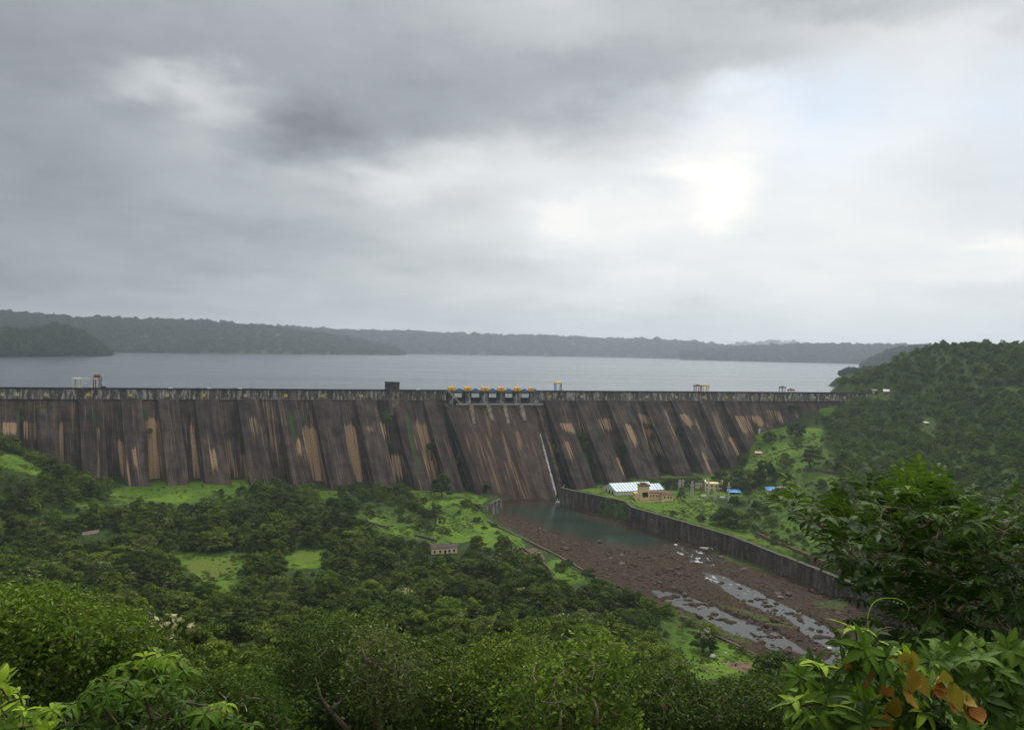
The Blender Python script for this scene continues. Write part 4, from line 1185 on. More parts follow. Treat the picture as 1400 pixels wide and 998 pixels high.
    for px, yb, lab in ((962, 681, 'grey transformer with bushings between the switchyard poles'), (988, 683, 'grey switch rack in front of the cream building')):
        a = at_ground(px, yb, -0.2); o = thing('transformer', lab, 'transformer', a, -0.2)
        g = Geo(); g.box(-1.6, 1.6, -1, 1, 0, 2.0)
        for k in range(6): g.box(-1.5 + k * 0.52, -1.35 + k * 0.52, -1.5, -1.01, 0.3, 1.8)
        g.obj('tank', gal, o)
        for x in (-1, 0, 1):
            g = Geo(); g.tube([(x, 0, 2.0), (x, 0, 3.2)], [0.18, 0.08], 8); g.obj('bushing', white, o)
    # pylon at the right
    a = at_ground(1090, 686, -0.3); o = thing('pylon', 'small pale lattice pylon standing right of the small white house', 'pylon', a, 0.4)
    h = 11.5; g = Geo()
    for sx_, sy_ in ((-1, -1), (1, -1), (1, 1), (-1, 1)): g.tube([(sx_ * 1.7, sy_ * 1.7, 0), (sx_ * 0.3, sy_ * 0.3, h)], 0.12, 4)
    for k in range(7):
        z = k * 1.5; s_ = 1.7 - 1.4 * z / h; s2 = 1.7 - 1.4 * (z + 1.5) / h
        for e in (-1, 1): g.tube([(-s_ * e, -s_, z), (s2 * e, -s2, z + 1.5)], 0.07, 4); g.tube([(-s_, s_ * e, z), (-s2, -s2 * e, z + 1.5)], 0.07, 4)
    g.obj('lattice', gal, o)
    for z in (h * 0.68, h * 0.86): g = Geo(); g.box(-2.2, 2.2, -0.1, 0.1, z, z + 0.2); g.obj('crossarm', gal, o)
    # stones
    # boulders
    lg = simple('pale_boulder', (0.60, 0.57, 0.54), 0.85, 0.15, 1.5); br = simple('brown_boulder', (0.12, 0.085, 0.065), 0.9, 0.4, 1.0)

    def boulder(px, py, sx_, sy_, sz_, label, mat, seed, z=None):
        a = at_z(px, py, 0.6) if z is None else at_ground(px, py, z)
        r = np.random.default_rng(seed); me = bpy.data.meshes.new('boulder')
        import bmesh
        bm = bmesh.new(); bmesh.ops.create_icosphere(bm, subdivisions=3, radius=1)
        off = r.random(3) * 10
        for v in bm.verts:
            n = v.co.normalized(); k = 0.75 + 0.5 * float(fbm(np.array(n.x * 1.7 + off[0] + n.z), np.array(n.y * 1.7 + off[1] - n.z), 3))
            v.co = Vector((n.x * k * sx_, n.y * k * sy_, n.z * k * sz_))
        bm.to_mesh(me); bm.free()
        o = link('boulder', me, mat); o.location = tuple(a); o.rotation_euler = (0, 0, r.random() * 3); return tag(o, label, 'boulder')
    boulder(968, 750, 4.2, 1.6, 0.8, 'long flat white rock slab below the river wall', lg, 1)
    boulder(983, 748.5, 1.1, 0.9, 1.5, 'upright white rock against the river wall beside the flat slab', lg, 2)
    boulder(924, 745, 1.2, 0.9, 0.6, 'small white rock at the tail of the green pool', lg, 3)
    boulder(1134, 886, 0.9, 0.7, 0.5, 'small white rock at the lower end of the right stream', lg, 4)
    boulder(992, 893, 0.55, 0.45, 0.5, 'small white stone in the meadow right of the big white one', lg, 5, 0.2)
    boulder(974.5, 898.5, 1.25, 0.8, 0.9, 'big white stone in the meadow beside the lone flowering tree', lg, 7, 0.3)
    boulder(1064, 812, 2.2, 1.4, 0.9, 'brown boulder in the middle of the grey stream', br, 6)
    for i, (px, py) in enumerate([(936, 812), (1006, 838), (820, 740)]):
        boulder(px, py, 1.5, 1.0, 0.7, ['brown boulder at the head of the lower stream', 'brown boulder on the bank between the two streams', 'brown rock on the edge of the green pool'][i], br, 20 + i)
# ------------------------------------------------------------------ trees
def leaf_cards(C, Nn, size, r, tint, jitter=0.7, asp=0.55):
    """rhombic leaf sprays at centres C facing roughly along Nn"""
    n = len(C)
    N = Nn + r.normal(0, jitter, (n, 3)); N /= np.linalg.norm(N, axis=1)[:, None] + 1e-9
    D = np.cross(N, r.normal(0, 1, (n, 3))); D /= np.linalg.norm(D, axis=1)[:, None] + 1e-9
    S = np.cross(N, D)
    L = (size * r.uniform(0.65, 1.3, n))[:, None]
    V = np.stack([C - D * L * 0.5, C + S * L * asp * 0.5 - N * L * 0.10, C + D * L * 0.5 - N * L * 0.08, C - S * L * asp * 0.5 - N * L * 0.10], 1).reshape(-1, 3)
    Q = np.arange(n * 4).reshape(n, 4)
    return V, Q, np.repeat(tint, 4)


def crown_shape(r, R_, H, kind):
    """lobes of a crown: centres and radii"""
    if kind == 'tall': n, fl = 11, 1.0
    elif kind == 'flat': n, fl = 12, 0.55
    elif kind == 'loose': n, fl = 15, 0.8
    elif kind == 'bush': n, fl = 7, 0.8
    else: n, fl = 11, 0.8
    c = []; rad = []
    base = H * (0.05 if kind == 'bush' else 0.12)
    for i in range(n):
        a = i * 2.4 + r.uniform(-0.5, 0.5); u = (i + 0.5) / n
        rr = R_ * 0.78 * math.sqrt(1 - u) * r.uniform(0.75, 1.25)
        if kind == 'tall': rr *= 0.85
        z = base + (H - base) * (0.18 + 0.66 * u * r.uniform(0.85, 1.1))
        c.append((rr * math.cos(a), rr * math.sin(a), z))
        rad.append(R_ * r.uniform(0.30, 0.50) * (0.7 if kind == 'loose' else 1))
    return np.array(c), np.array(rad), fl


def make_crown(name, seed, R_, H, kind, nleaf, size, mat, flower=0.0, dens=1.0):
    r = np.random.default_rng(seed)
    c, rad, fl = crown_shape(r, R_, H, kind)
    # small sub-lobes on each lobe give the broken outline
    cc = []; rr = []; lt = []
    for i in range(len(c)):
        lob = r.uniform(-0.12, 0.12)
        for k in range(7):
            d = r.normal(0, 1, 3); d[2] = abs(d[2]) * 0.9 - 0.25; d /= np.linalg.norm(d)
            cc.append(c[i] + d * rad[i] * r.uniform(0.5, 0.95) * [1, 1, fl]); rr.append(rad[i] * r.uniform(0.30, 0.52)); lt.append(r.uniform(-0.2, 0.2) + lob)
    cc = np.array(cc); rr = np.array(rr); lt = np.array(lt)
    w = rr ** 2; w /= w.sum()
    n = int(nleaf * dens); k = r.choice(len(cc), n, p=w)
    d = r.normal(0, 1, (n, 3)); d[:, 2] = d[:, 2] * 0.8 + 0.35; d /= np.linalg.norm(d, axis=1)[:, None]
    P = cc[k] + d * (rr[k] * r.uniform(0.78, 1.10, n))[:, None] * [1, 1, 0.75]
    P[:, 2] = np.maximum(P[:, 2], H * 0.06)
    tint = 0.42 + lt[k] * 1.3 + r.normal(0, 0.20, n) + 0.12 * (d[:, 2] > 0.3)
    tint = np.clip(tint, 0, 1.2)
    if flower > 0:
        top = np.argsort(-c[:, 2])[:5]
        for q in top:
            dd = np.linalg.norm(P - (c[q] + [0, 0, rad[q] * 0.6]), axis=1)
            m_ = (dd < rad[q] * 0.75) & (r.random(n) < flower) & (d[:, 2] > 0.2)
            tint[m_] = 2.0
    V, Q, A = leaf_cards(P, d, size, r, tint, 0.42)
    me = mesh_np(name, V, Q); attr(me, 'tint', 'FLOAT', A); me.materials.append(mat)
    # trunk with limbs
    g = Geo(); lean = r.normal(0, 0.04 * H, 2)
    fork = H * 0.32; tr = R_ * 0.055 + 0.05
    top = np.array([lean[0], lean[1], fork])
    g.tube([(0, 0, -1.5), (0, 0, 0), tuple(top * [0.5, 0.5, 0.5]), tuple(top)], [tr * 1.6, tr * 1.3, tr * 1.05, tr], 7)
    for q in np.argsort(-c[:, 2])[:7]:
        e = c[q]; mid = (top + e) / 2 + r.normal(0, 0.06 * H, 3)
        g.tube([top, mid, e], [tr * 0.75, tr * 0.5, tr * 0.2], 5)
        for _ in range(2):
            e2 = e + r.normal(0, 1, 3) * rad[q] * 0.6; e2[2] = max(e2[2], mid[2]); g.tube([mid, (mid + e2) / 2 + r.normal(0, .1, 3), e2], [tr * 0.35, tr * 0.2, tr * 0.08], 4)
    tm = g.mesh(name + '_trunk'); tm.materials.append(M['pale_bark'] if kind == 'loose' else M['bark'])
    return me, tm


PROTO = {}
KINDS = [  # key, shape list, material, flower, weight, words
    ('dark', ['round', 'round', 'tall', 'flat'], 'dark_leaf', 0, 0.36, 'dark green', 'rounded'),
    ('mid', ['round', 'flat', 'loose'], 'mid_leaf', 0, 0.32, 'mid green', 'leafy'),
    ('olive', ['flat', 'loose'], 'olive_leaf', 0, 0.14, 'olive green', 'feathery'),
    ('bright', ['loose', 'round'], 'bright_leaf', 0, 0.07, 'fresh yellow green', 'loose'),
    ('flower', ['round', 'tall'], 'dark_leaf', 0.45, 0.06, 'pale blossom topped', 'dark'),
    ('tall', ['tall', 'tall'], 'dark_leaf', 0, 0.05, 'tall narrow', 'dark'),
]


def build_protos():
    for ki, (key, shapes, mat, fl, w, a, b) in enumerate(KINDS):
        PROTO[key] = []
        for si, sh in enumerate(shapes):
            R_ = {'tall': 3.2, 'flat': 5.4, 'loose': 4.6, 'round': 4.6}[sh]; H = {'tall': 11, 'flat': 8.5, 'loose': 9.5, 'round': 9.0}[sh]
            PROTO[key].append(make_crown('crown_' + key, 100 * ki + si, R_, H, sh, 12000, 0.34, M[mat], fl, 0.75 if sh == 'loose' else 1.0) + (R_, H))
    PROTO['bush'] = [make_crown('bush_leaves', 900 + i, 1.9, 2.6, 'bush', 2200, 0.26, M[m_]) + (1.9, 2.6) for i, m_ in enumerate(('dark_leaf', 'mid_leaf', 'olive_leaf'))]


FARCOL = None


def far_protos():
    """light copies for the massed forest"""
    global FARCOL
    FARCOL = bpy.data.collections.new('forest_kinds')
    defs = [('round', 'dark_leaf', 0), ('round', 'mid_leaf', 0), ('flat', 'mid_leaf', 0), ('loose', 'olive_leaf', 0), ('round', 'dark_leaf', 0), ('tall', 'dark_leaf', 0), ('loose', 'bright_leaf', 0), ('round', 'olive_leaf', 0.4), ('flat', 'dark_leaf', 0), ('round', 'mid_leaf', 0)]
    for i, (sh, mt, fl) in enumerate(defs):
        R_ = {'tall': 3.4, 'flat': 5.4, 'loose': 4.7, 'round': 4.6}[sh]; H = {'tall': 10.5, 'flat': 8.0, 'loose': 9.0, 'round': 8.6}[sh]
        me, tm = make_crown('forest_crown', 500 + i, R_, H, sh, 3400, 0.62, M[mt], fl)
        o = bpy.data.objects.new('forest_kind_%02d' % i, me); FARCOL.objects.link(o)
    return len(defs)


def dist_protos():
    col = bpy.data.collections.new('distant_kinds')
    for i in range(4):
        me, tm = make_crown('distant_crown', 700 + i, 1.0, 1.1, ['round', 'flat', 'tall', 'round'][i], 420, 0.34, M['far_leaf'])
        o = bpy.data.objects.new('distant_kind_%02d' % i, me); col.objects.link(o)
    return col


def scatter(name, label, pts, col, nk, seed, unit=1.0, squash=None):
    """one object of kind stuff whose points carry tree instances"""
    r = np.random.default_rng(seed); n = len(pts)
    me = bpy.data.meshes.new(name); me.vertices.add(n); me.vertices.foreach_set('co', np.asarray(pts[:, :3], np.float32).ravel())
    attr(me, 'idx', 'INT', r.integers(0, nk, n) if pts.shape[1] < 5 else pts[:, 4].astype(int))
    rot = np.zeros((n, 3)); rot[:, 2] = r.uniform(0, 6.28, n); rot[:, :2] = r.normal(0, 0.05, (n, 2)); attr(me, 'rot', 'FLOAT_VECTOR', rot)
    s = pts[:, 3] * unit; sc = np.stack([s * r.uniform(0.85, 1.2, n), s * r.uniform(0.85, 1.2, n), s * r.uniform(0.8, 1.2, n)], 1); attr(me, 'scl', 'FLOAT_VECTOR', sc)
    o = link(name, me); tag(o, label, kind='stuff')
    ng = bpy.data.node_groups.new(name + '_nodes', 'GeometryNodeTree')
    ng.interface.new_socket('Geometry', in_out='INPUT', socket_type='NodeSocketGeometry'); ng.interface.new_socket('Geometry', in_out='OUTPUT', socket_type='NodeSocketGeometry')
    N, L = ng.nodes, ng.links
    gi = N.new('NodeGroupInput'); go = N.new('NodeGroupOutput'); ip = N.new('GeometryNodeInstanceOnPoints')
    ci = N.new('GeometryNodeCollectionInfo'); ci.inputs['Collection'].default_value = col; ci.inputs['Separate Children'].default_value = True; ci.inputs['Reset Children'].default_value = True

    def na(nm, t):
        a = N.new('GeometryNodeInputNamedAttribute'); a.data_type = t; a.inputs['Name'].default_value = nm
        return a.outputs[0]
    L.new(gi.outputs[0], ip.inputs['Points']); L.new(ci.outputs[0], ip.inputs['Instance']); ip.inputs['Pick Instance'].default_value = True
    L.new(na('idx', 'INT'), ip.inputs['Instance Index'])
    e = N.new('FunctionNodeEulerToRotation'); L.new(na('rot', 'FLOAT_VECTOR'), e.inputs[0]); L.new(e.outputs[0], ip.inputs['Rotation'])
    L.new(na('scl', 'FLOAT_VECTOR'), ip.inputs['Scale']); L.new(ip.outputs[0], go.inputs[0])
    md = o.modifiers.new('forest', 'NODES'); md.node_group = ng
    return o


# places that stay open: in picture coordinates of the objects that must be seen
KEEP = [(590, 744, 634, 754), (828, 655, 920, 688), (924, 652, 1010, 688), (1046, 664, 1080, 680), (1030, 612, 1046, 626), (1190, 526, 1217, 539), (1262, 573, 1275, 582), (1032, 584, 1042, 596), (116, 725, 142, 729), (964, 888, 985, 903), (988, 888, 997, 896), (1082, 662, 1098, 688)]
LANDMARKS = [  # (words, px, py)
    ('the oval yellow green pasture', 283, 785), ('the small round pasture', 418, 765), ('the cream cottage', 611, 752), ('the green spillway pool', 800, 725), ('the left foot of the dam', 200, 672),
    ('the big bright left edge tree', 90, 880), ('the drooping foreground shrub', 190, 930), ('the lime green bottom tree', 770, 930), ('the lone blossoming meadow tree', 955, 880), ('the bare branched dark tree', 470, 930),
    ('the lower grey stream', 960, 835), ('the pinkish sloping shelter roof', 128, 730), ('the big foreground tree', 1240, 760), ('the striped roof shed', 868, 668), ('the grassy left strip', 30, 632), ('the middle buttresses', 500, 665), ('the yellow and white cabin', 1197, 533), ('the low stone wall by the pool', 745, 755), ('the meadow beside the spillway', 600, 700)]
ORD = ['nearest', 'second nearest', 'third nearest', 'fourth nearest', 'fifth nearest', 'sixth nearest', 'seventh nearest', 'eighth nearest', 'ninth nearest', 'tenth nearest', 'eleventh nearest', 'twelfth nearest', 'thirteenth nearest', 'fourteenth nearest', 'fifteenth nearest']


def blocked(px, py, topy, hw):
    """does a crown reach over a place that must stay open to view?"""
    for x0, y0, x1, y1 in KEEP:
        if px + hw > x0 and px - hw < x1 and py > y0 - 2 and topy < y1: return True
    return False


def build_forest():
    r = np.random.default_rng(77)
    cand = []
    sp = 6.7
    for X in np.arange(-470, 620, sp):
        for Y in np.arange(64, 900, sp):
            cand.append((X + r.uniform(-.48, .48) * sp, Y + r.uniform(-.48, .48) * sp))
    cand = np.array(cand)
    # the nearest belt is drawn a little closer together
    z = land(cand[:, 0], cand[:, 1])
    P = np.column_stack([cand, z]); px, py = proj(P)
    up = upstream(P[:, 0], P[:, 1]); al = along(P[:, 0], P[:, 1])
    keep = (px > -60) & (px < 1470) & (py < 1500)
    keep &= (up < -4) | (al > 300)
    keep &= ~((up > -4) & (z < 72))
    # in front of the sloping dam face
    tz = 68 - z; foot = up + tz * 0.644
    keep &= (foot < -3) | (al > 300)
    keep &= sdf(P[:, 0], P[:, 1], RIVER_XY) < -2.5
    P = P[keep]; px = px[keep]; py = py[keep]
    cl = zone(px, py, CLEAR, 3); po = zone(px, py, POOR, 6)
    near, rest = [], []
    fsp, rp = [], []
    res = []
    for i in range(len(P)):
        x, y, zz = P[i]; d = y
        s = (0.48 + 0.85 * r.random() ** 1.4) * (1.0 if d < 300 else 0.97)
        if px[i] > 1080 and d > 380: s *= 0.80       # smaller trees on the hillside
        elif px[i] > 1080: s *= 0.85
        if cl[i] > 0.4: continue
        if po[i] > 0.4:
            if r.random() > 0.5: continue
            s *= 0.6
        hpx = 9.0 * s * F / d; wpx = 3.6 * s * F / d
        bad = False
        # crown samples against the open ground that the photograph shows
        for (u, v, q) in ((0, 0.97, 0), (-0.8, 0.6, 0), (0.8, 0.6, 0), (0, 0.45, 0)):
            qx, qy = px[i] + u * wpx, py[i] - v * hpx
            for pidx in OPENVIEW:
                pl, bb, mg = pidx; mg = mg + r.uniform(-1, 3) if mg > 2 else mg
                if bb[0] < qx < bb[2] and bb[1] < qy < bb[3] and float(sdf(np.array(qx), np.array(qy), pl)) > mg: bad = True; break
            if bad: break
        if bad:
            # try a smaller one once, else leave the place open
            s *= 0.42; hpx *= 0.42; wpx *= 0.42
            for (u, v) in ((0, 0.95), (0, 0.4)):
                qx, qy = px[i], py[i] - v * hpx
                for pl, bb, mg in OPENVIEW:
                    if bb[0] < qx < bb[2] and bb[1] < qy < bb[3] and float(sdf(np.array(qx), np.array(qy), pl)) > mg: s = 0
            if s < 0.2 or r.random() < 0.5: continue
        if blocked(px[i], py[i], py[i] - hpx, wpx * 1.1): continue
        if s * 9 * F / d < 3: continue
        res.append((x, y, zz - 0.3 - 0.8 * s, s, px[i], py[i], hpx, wpx))
    res = np.array(res)
    # the hero trees placed by hand take the ground of those they stand on
    for hx, hy, hr in HERO_XY:
        res = res[np.hypot(res[:, 0] - hx, res[:, 1] - hy) > hr]
    # rank by what shows: size in the picture, top of the crown inside the frame, not behind the foreground plants
    topy = res[:, 5] - res[:, 6]
    cy = res[:, 5] - 0.6 * res[:, 6]
    shown = (res[:, 4] > 5) & (res[:, 4] < 1395) & (topy < 985) & (cy > 560)
    hid = (sdf(res[:, 4], cy, [(1100, 690), (1210, 640), (1400, 700), (1400, 998), (1040, 998), (1100, 880), (1170, 800)]) > -4) | ((res[:, 4] < 215) & (cy > 815)) | (sdf(res[:, 4], cy, [(40, 998), (80, 930), (200, 885), (270, 920), (370, 998)]) > 0)
    # a crown is hidden when a nearer one covers its upper half
    score = res[:, 6] * shown * ~hid
    order = np.argsort(-score)
    picked = []
    for i in order:
        if len(picked) >= 262 or score[i] <= 0: break
        ux, uy = res[i, 4], res[i, 5] - 0.85 * res[i, 6]
        j = (res[:, 1] < res[i, 1] - 1) & (np.abs(res[:, 4] - ux) < res[:, 7] * 0.9) & (res[:, 5] - res[:, 6] * 1.0 < uy) & (res[:, 5] > uy)
        if j.any(): continue
        picked.append(i)
    pk = np.zeros(len(res), bool); pk[picked] = True
    wts = np.array([k[4] for k in KINDS]); wts /= wts.sum()
    labs = []
    for i in picked:
        x, y, zz, s, ppx, ppy, hpx, wpx = res[i]
        k = r.choice(len(KINDS), p=wts); key = KINDS[k][0]; v = r.integers(0, len(PROTO[key]))
        labs.append([i, k, v])
    # labels: kind of tree + order of nearness to a landmark on one side of it
    groups = {}
    for n_, (i, k, v) in enumerate(labs):
        cx, cyy = res[i, 4], res[i, 5] - 0.6 * res[i, 6]
        li = int(np.argmin([math.hypot(cx - a, (cyy - b) * 1.4) for _, a, b in LANDMARKS])); nm, a, b = LANDMARKS[li]
        dx, dy = cx - a, (cyy - b) * 1.4
        side = ('right of' if dx > 0 else 'left of') if abs(dx) > abs(dy) else ('below' if dy > 0 else 'above')
        groups.setdefault((k, li, side), []).append((math.hypot(dx, dy), n_))
    text = {}
    for (k, li, side), lst in groups.items():
        lst.sort()
        for o_, (d_, n_) in enumerate(lst):
            text[n_] = f'{KINDS[k][5]} {KINDS[k][6]} tree, {ORD[min(o_, 14)]} such {side} {LANDMARKS[li][0]}' if len(lst) > 1 else f'{KINDS[k][5]} {KINDS[k][6]} tree {side} {LANDMARKS[li][0]}'
    for n_, (i, k, v) in enumerate(labs):
        key = KINDS[k][0]; cm, tm, R_, H = PROTO[key][v]
        x, y, zz, s = res[i, :4]
        t_ = thing('forest_tree', text[n_], 'tree', (x, y, zz), r.uniform(0, 6.28), 'trees of the forest below the dam')
        t_.scale = (s * r.uniform(0.95, 1.2), s * r.uniform(0.95, 1.2), s * r.uniform(0.9, 1.15))
        link('trunk', tm, None, t_); link('crown', cm, None, t_)
    rest = res[~pk]
    nk = far_protos()
    # kinds: nearly even, with fewer bright and flowering ones
    pr = np.array([.13, .17, .14, .12, .10, .05, .08, .035, .07, .10]); pr /= pr.sum()
    hill = (rest[:, 4] > 1080)
    idx = r.choice(nk, len(rest), p=pr)
    pr2 = np.array([.01, .20, .20, .13, .03, .02, .30, .04, .01, .17]); pr2 /= pr2.sum()
    idx = np.where(hill & (rest[:, 1] > 250), r.choice(nk, len(rest), p=pr2), idx)
    pts = np.column_stack([rest[:, :4], idx])
    hillside = pts[:, 0] > 260 + 0 * pts[:, 1]
    scatter('forest', 'dense green forest covering the valley between the larger trees', pts[~hillside], FARCOL, nk, 5)
    scatter('forest', 'dense green forest covering the hill on the right', pts[hillside], FARCOL, nk, 6)
    print('TREES', len(picked), len(rest))


OPENVIEW = []
for _pl, _mg in [(CLEAR[0], 3), (CLEAR[1], 3), (CLEAR[2], 5), (CLEAR[3], 3), (CLEAR[4], 3), (CLEAR[5], 2), (CLEAR[7], 4), (CLEAR[8], 4), (CLEAR[9], 3), (CLEAR[10], 2), (CLEAR[11], 2), (CLEAR[12], 2), (CLEAR[13], 6), (CLEAR[14], 1), (CLEAR[15], 4), (CLEAR[17], 2),
                 ([(684, 640), (765, 640), (860, 690), (1180, 800), (1160, 900), (1095, 890), (1000, 862), (905, 822), (860, 800), (800, 782), (750, 760), (700, 725), (684, 700)], 2),
                 ([(52, 520), (60, 622), (120, 645), (200, 654), (300, 654), (370, 648), (480, 655), (560, 660), (690, 700), (765, 690), (850, 652), (960, 640), (1010, 630), (1035, 590), (1100, 572), (1168, 538), (1165, 520)], 2),
                 ([(652, 690), (690, 680), (690, 712), (668, 712)], 0),
                 ([(0, 530), (60, 530), (60, 590), (0, 588)], 1)]:
    _x = [p[0] for p in _pl]; _y = [p[1] for p in _pl]
    OPENVIEW.append((_pl, (min(_x), min(_y), max(_x), max(_y)), _mg))

HERO_XY = []


def place_plant(name, label, cat, loc, proto, s, rz, group=None, parts=('trunk', 'crown')):
    t_ = thing(name, label, cat, loc, rz, group); t_.scale = (s, s, s) if np.isscalar(s) else s
    link(parts[0], proto[1], None, t_); link(parts[1], proto[0], None, t_)
    return t_


def build_single_plants():
    r = np.random.default_rng(31)

    def put(px, yb, yt, key, v, label, name='tree', wide=1.0, cat='tree', group=None):
        a = ground_at(px, yb)
        cm, tm, R_, H = PROTO[key][v % len(PROTO[key])]
        s = (yb - yt) * a[1] / F / H * 1.12
        place_plant(name, label, cat, a - [0, 0, 0.2 + 0.13 * H * s], (cm, tm), (s * wide, s * wide, s), r.uniform(0, 6.28), group)
        HERO_XY.append((a[0], a[1], 4.0))
    put(605, 680, 645, 'dark', 0, 'dark bushy tree on the meadow against the buttresses left of the spillway', wide=0.80)
    put(642, 672, 659, 'mid', 0, 'small tree tucked in the corner between buttress and spillway', wide=1.1)
    put(664, 674, 656, 'flower', 1, 'slim tree with pale blossom just in front of the spillway')
    put(595, 720, 683, 'olive', 1, 'feathery grey green tree in the middle of the meadow', wide=0.85)
    put(687, 756, 728, 'dark', 1, 'dark tree on the meadow edge above the bare earth plot', wide=0.85)
    put(652, 758, 728, 'dark', 2, 'spreading dark tree right behind the cream cottage', wide=1.5)
    put(962, 892, 856, 'flower', 0, 'lone tree with pale yellow blossom in the lower right meadow', wide=0.95)
    put(968, 872, 848, 'mid', 1, 'bushy tree behind the lone blossoming tree by the stream', wide=0.95)
    put(708, 826, 800, 'flower', 0, 'tree with a pale yellow flowering top below the bare earth plot')
    put(1068, 690, 662, 'mid', 1, 'leafy tree in front of the small white house', wide=0.8)
    put(1045, 660, 626, 'dark', 1, 'dark tree below the pink hut on the slope', wide=0.9)
    put(1010, 662, 640, 'dark', 0, 'dark tree filling the foot of the last buttress', wide=1.2)
    put(985, 660, 641, 'dark', 1, 'dark tree behind the two storey cream building', wide=1.3)
    put(1030, 664, 642, 'mid', 0, 'broad leafy tree behind the big blue roof', wide=1.3)
    put(931, 683, 665, 'mid', 2, 'small tree growing round the tallest switchyard pole', wide=0.8)
    put(1004, 692, 676, 'dark', 1, 'dark round tree in front of the big blue roof', wide=1.0)
    put(1087, 598, 576, 'dark', 0, 'round tree at the upper edge of the right meadow', wide=1.1)
    put(1052, 603, 588, 'mid', 0, 'dark round bush on the upper slope beside the dam', wide=1.2)
    put(1073, 640, 618, 'mid', 2, 'open tree in the middle of the right meadow', wide=1.0)
    put(1110, 640, 604, 'dark', 2, 'tall dark trees at the right border of the meadow', wide=1.5)
    for q_ in ((915, 668, 653, 'dark', 1, 'dark tree just behind the right end of the striped shed'), (928, 664, 652, 'mid', 0, 'round tree between the striped shed and the tallest pole'), (945, 664, 651, 'dark', 0, 'dark tree above the tiny cream hut'), (1000, 668, 650, 'dark', 3, 'wide dark tree right behind the two storey building'), (1018, 670, 655, 'mid', 1, 'leafy tree immediately right of the big blue roof'), (894, 662, 652, 'mid', 1, 'low tree behind the shed roof ridge')):
        put(*q_, wide=1.3)
    # bushes
    B = [(580, 688, 679, 'small round bush on the left part of the meadow'), (566, 683, 677, 'low bush by the foot of the buttresses on the meadow'), (638, 692, 681, 'round dark bush in the centre of the meadow'), (627, 702, 698, 'low flat bush below the round dark bush'), (653, 714, 706, 'bush beside the bend of the stone wall'), (653, 696, 688, 'bush at the left end of the wing wall'),
         (662, 723, 718, 'low bush on the meadow right of the stone wall bend'), (676, 720, 714, 'small bush close to the riverside wall'), (680, 730, 725, 'tiny bush nearer the bottom of the meadow'), (688, 736, 732, 'tiny bush left of the dark meadow tree'), (700, 744, 740, 'small bush at the tip of the meadow'), (610, 730, 722, 'brown green shrub on the meadow above the cottage'), (574, 720, 708, 'leafy shrub at the foot of the feathery tree'),
         (768, 780, 768, 'bush on the riverside wall above the small green plot'), (806, 787, 776, 'rounded bush at the end of the riverside wall'), (290, 795, 788, 'lone bush inside the oval pasture'), (291, 766, 763, 'tiny bush near the top of the oval pasture'), (921, 703, 697, 'small dark bush on the grass above the river wall'), (935, 701, 697, 'smaller bush right of the dark one above the river wall'), (958, 712, 702, 'wide bush at the lower edge of the powerhouse grass'), (980, 716, 703, 'dense bush right of the wide bush on the river bank'),
         (1000, 722, 706, 'large bush in the scrub below the switchyard'), (1018, 716, 700, 'bush in the scrub below the big blue roof'), (1060, 742, 730, 'bush by the reddish wall above the river wall'), (1075, 745, 735, 'second bush by the reddish wall, nearer the foreground tree'), (1040, 730, 722, 'shrub at the upper end of the reddish wall'), (1070, 600, 594, 'bush on the upper right meadow near the round tree'), (1058, 615, 610, 'bush on the slope right of the pink hut'), (1090, 612, 603, 'wide shrub in the right meadow above the open tree'), (1080, 632, 625, 'shrub right of the open meadow tree'),
         (1100, 826, 816, 'bush on the green patch of the far river bank'), (1085, 858, 846, 'dark bush on the edge of the right stream'), (930, 828, 818, 'bush on the bank between the forest and lower stream'), (1022, 676, 671, 'bush right of the big blue roof'), (1014, 892, 882, 'bush on the low stone wall by the white stones'), (905, 664, 658, 'bush behind the striped roof shed'), (855, 664, 655, 'shrub against the buttress behind the shed ridge')]
    B += [(834, 806, 797, 'bush hiding the broken end of the low riverside wall'), (852, 813, 803, 'bush on the bank above the head of the lower stream'), (872, 822, 811, 'rounded bush on the bank just left of the lower stream'), (889, 831, 820, 'leafy bush where the lower stream meets the bank'), (906, 839, 828, 'wide bush on the low bank by the lower stream'), (942, 856, 846, 'bush at the upper tip of the blossoming tree meadow'), (1040, 905, 894, 'bush at the far end of the low stone wall by the stream'), (776, 772, 763, 'small bush leaning over the riverside wall'), (1000, 886, 879, 'small bush against the stone wall below the lower stream'), (1052, 880, 872, 'green bush on the island between the two grey streams'), (1030, 866, 860, 'low bush upstream of the one between the grey streams')]
    for px, yb, yt, lab in B:
        put(px, yb, yt, 'bush', int(r.integers(0, 3)), lab, 'bush', r.uniform(0.9, 1.3), 'bush', 'bushes dotted over the meadows')
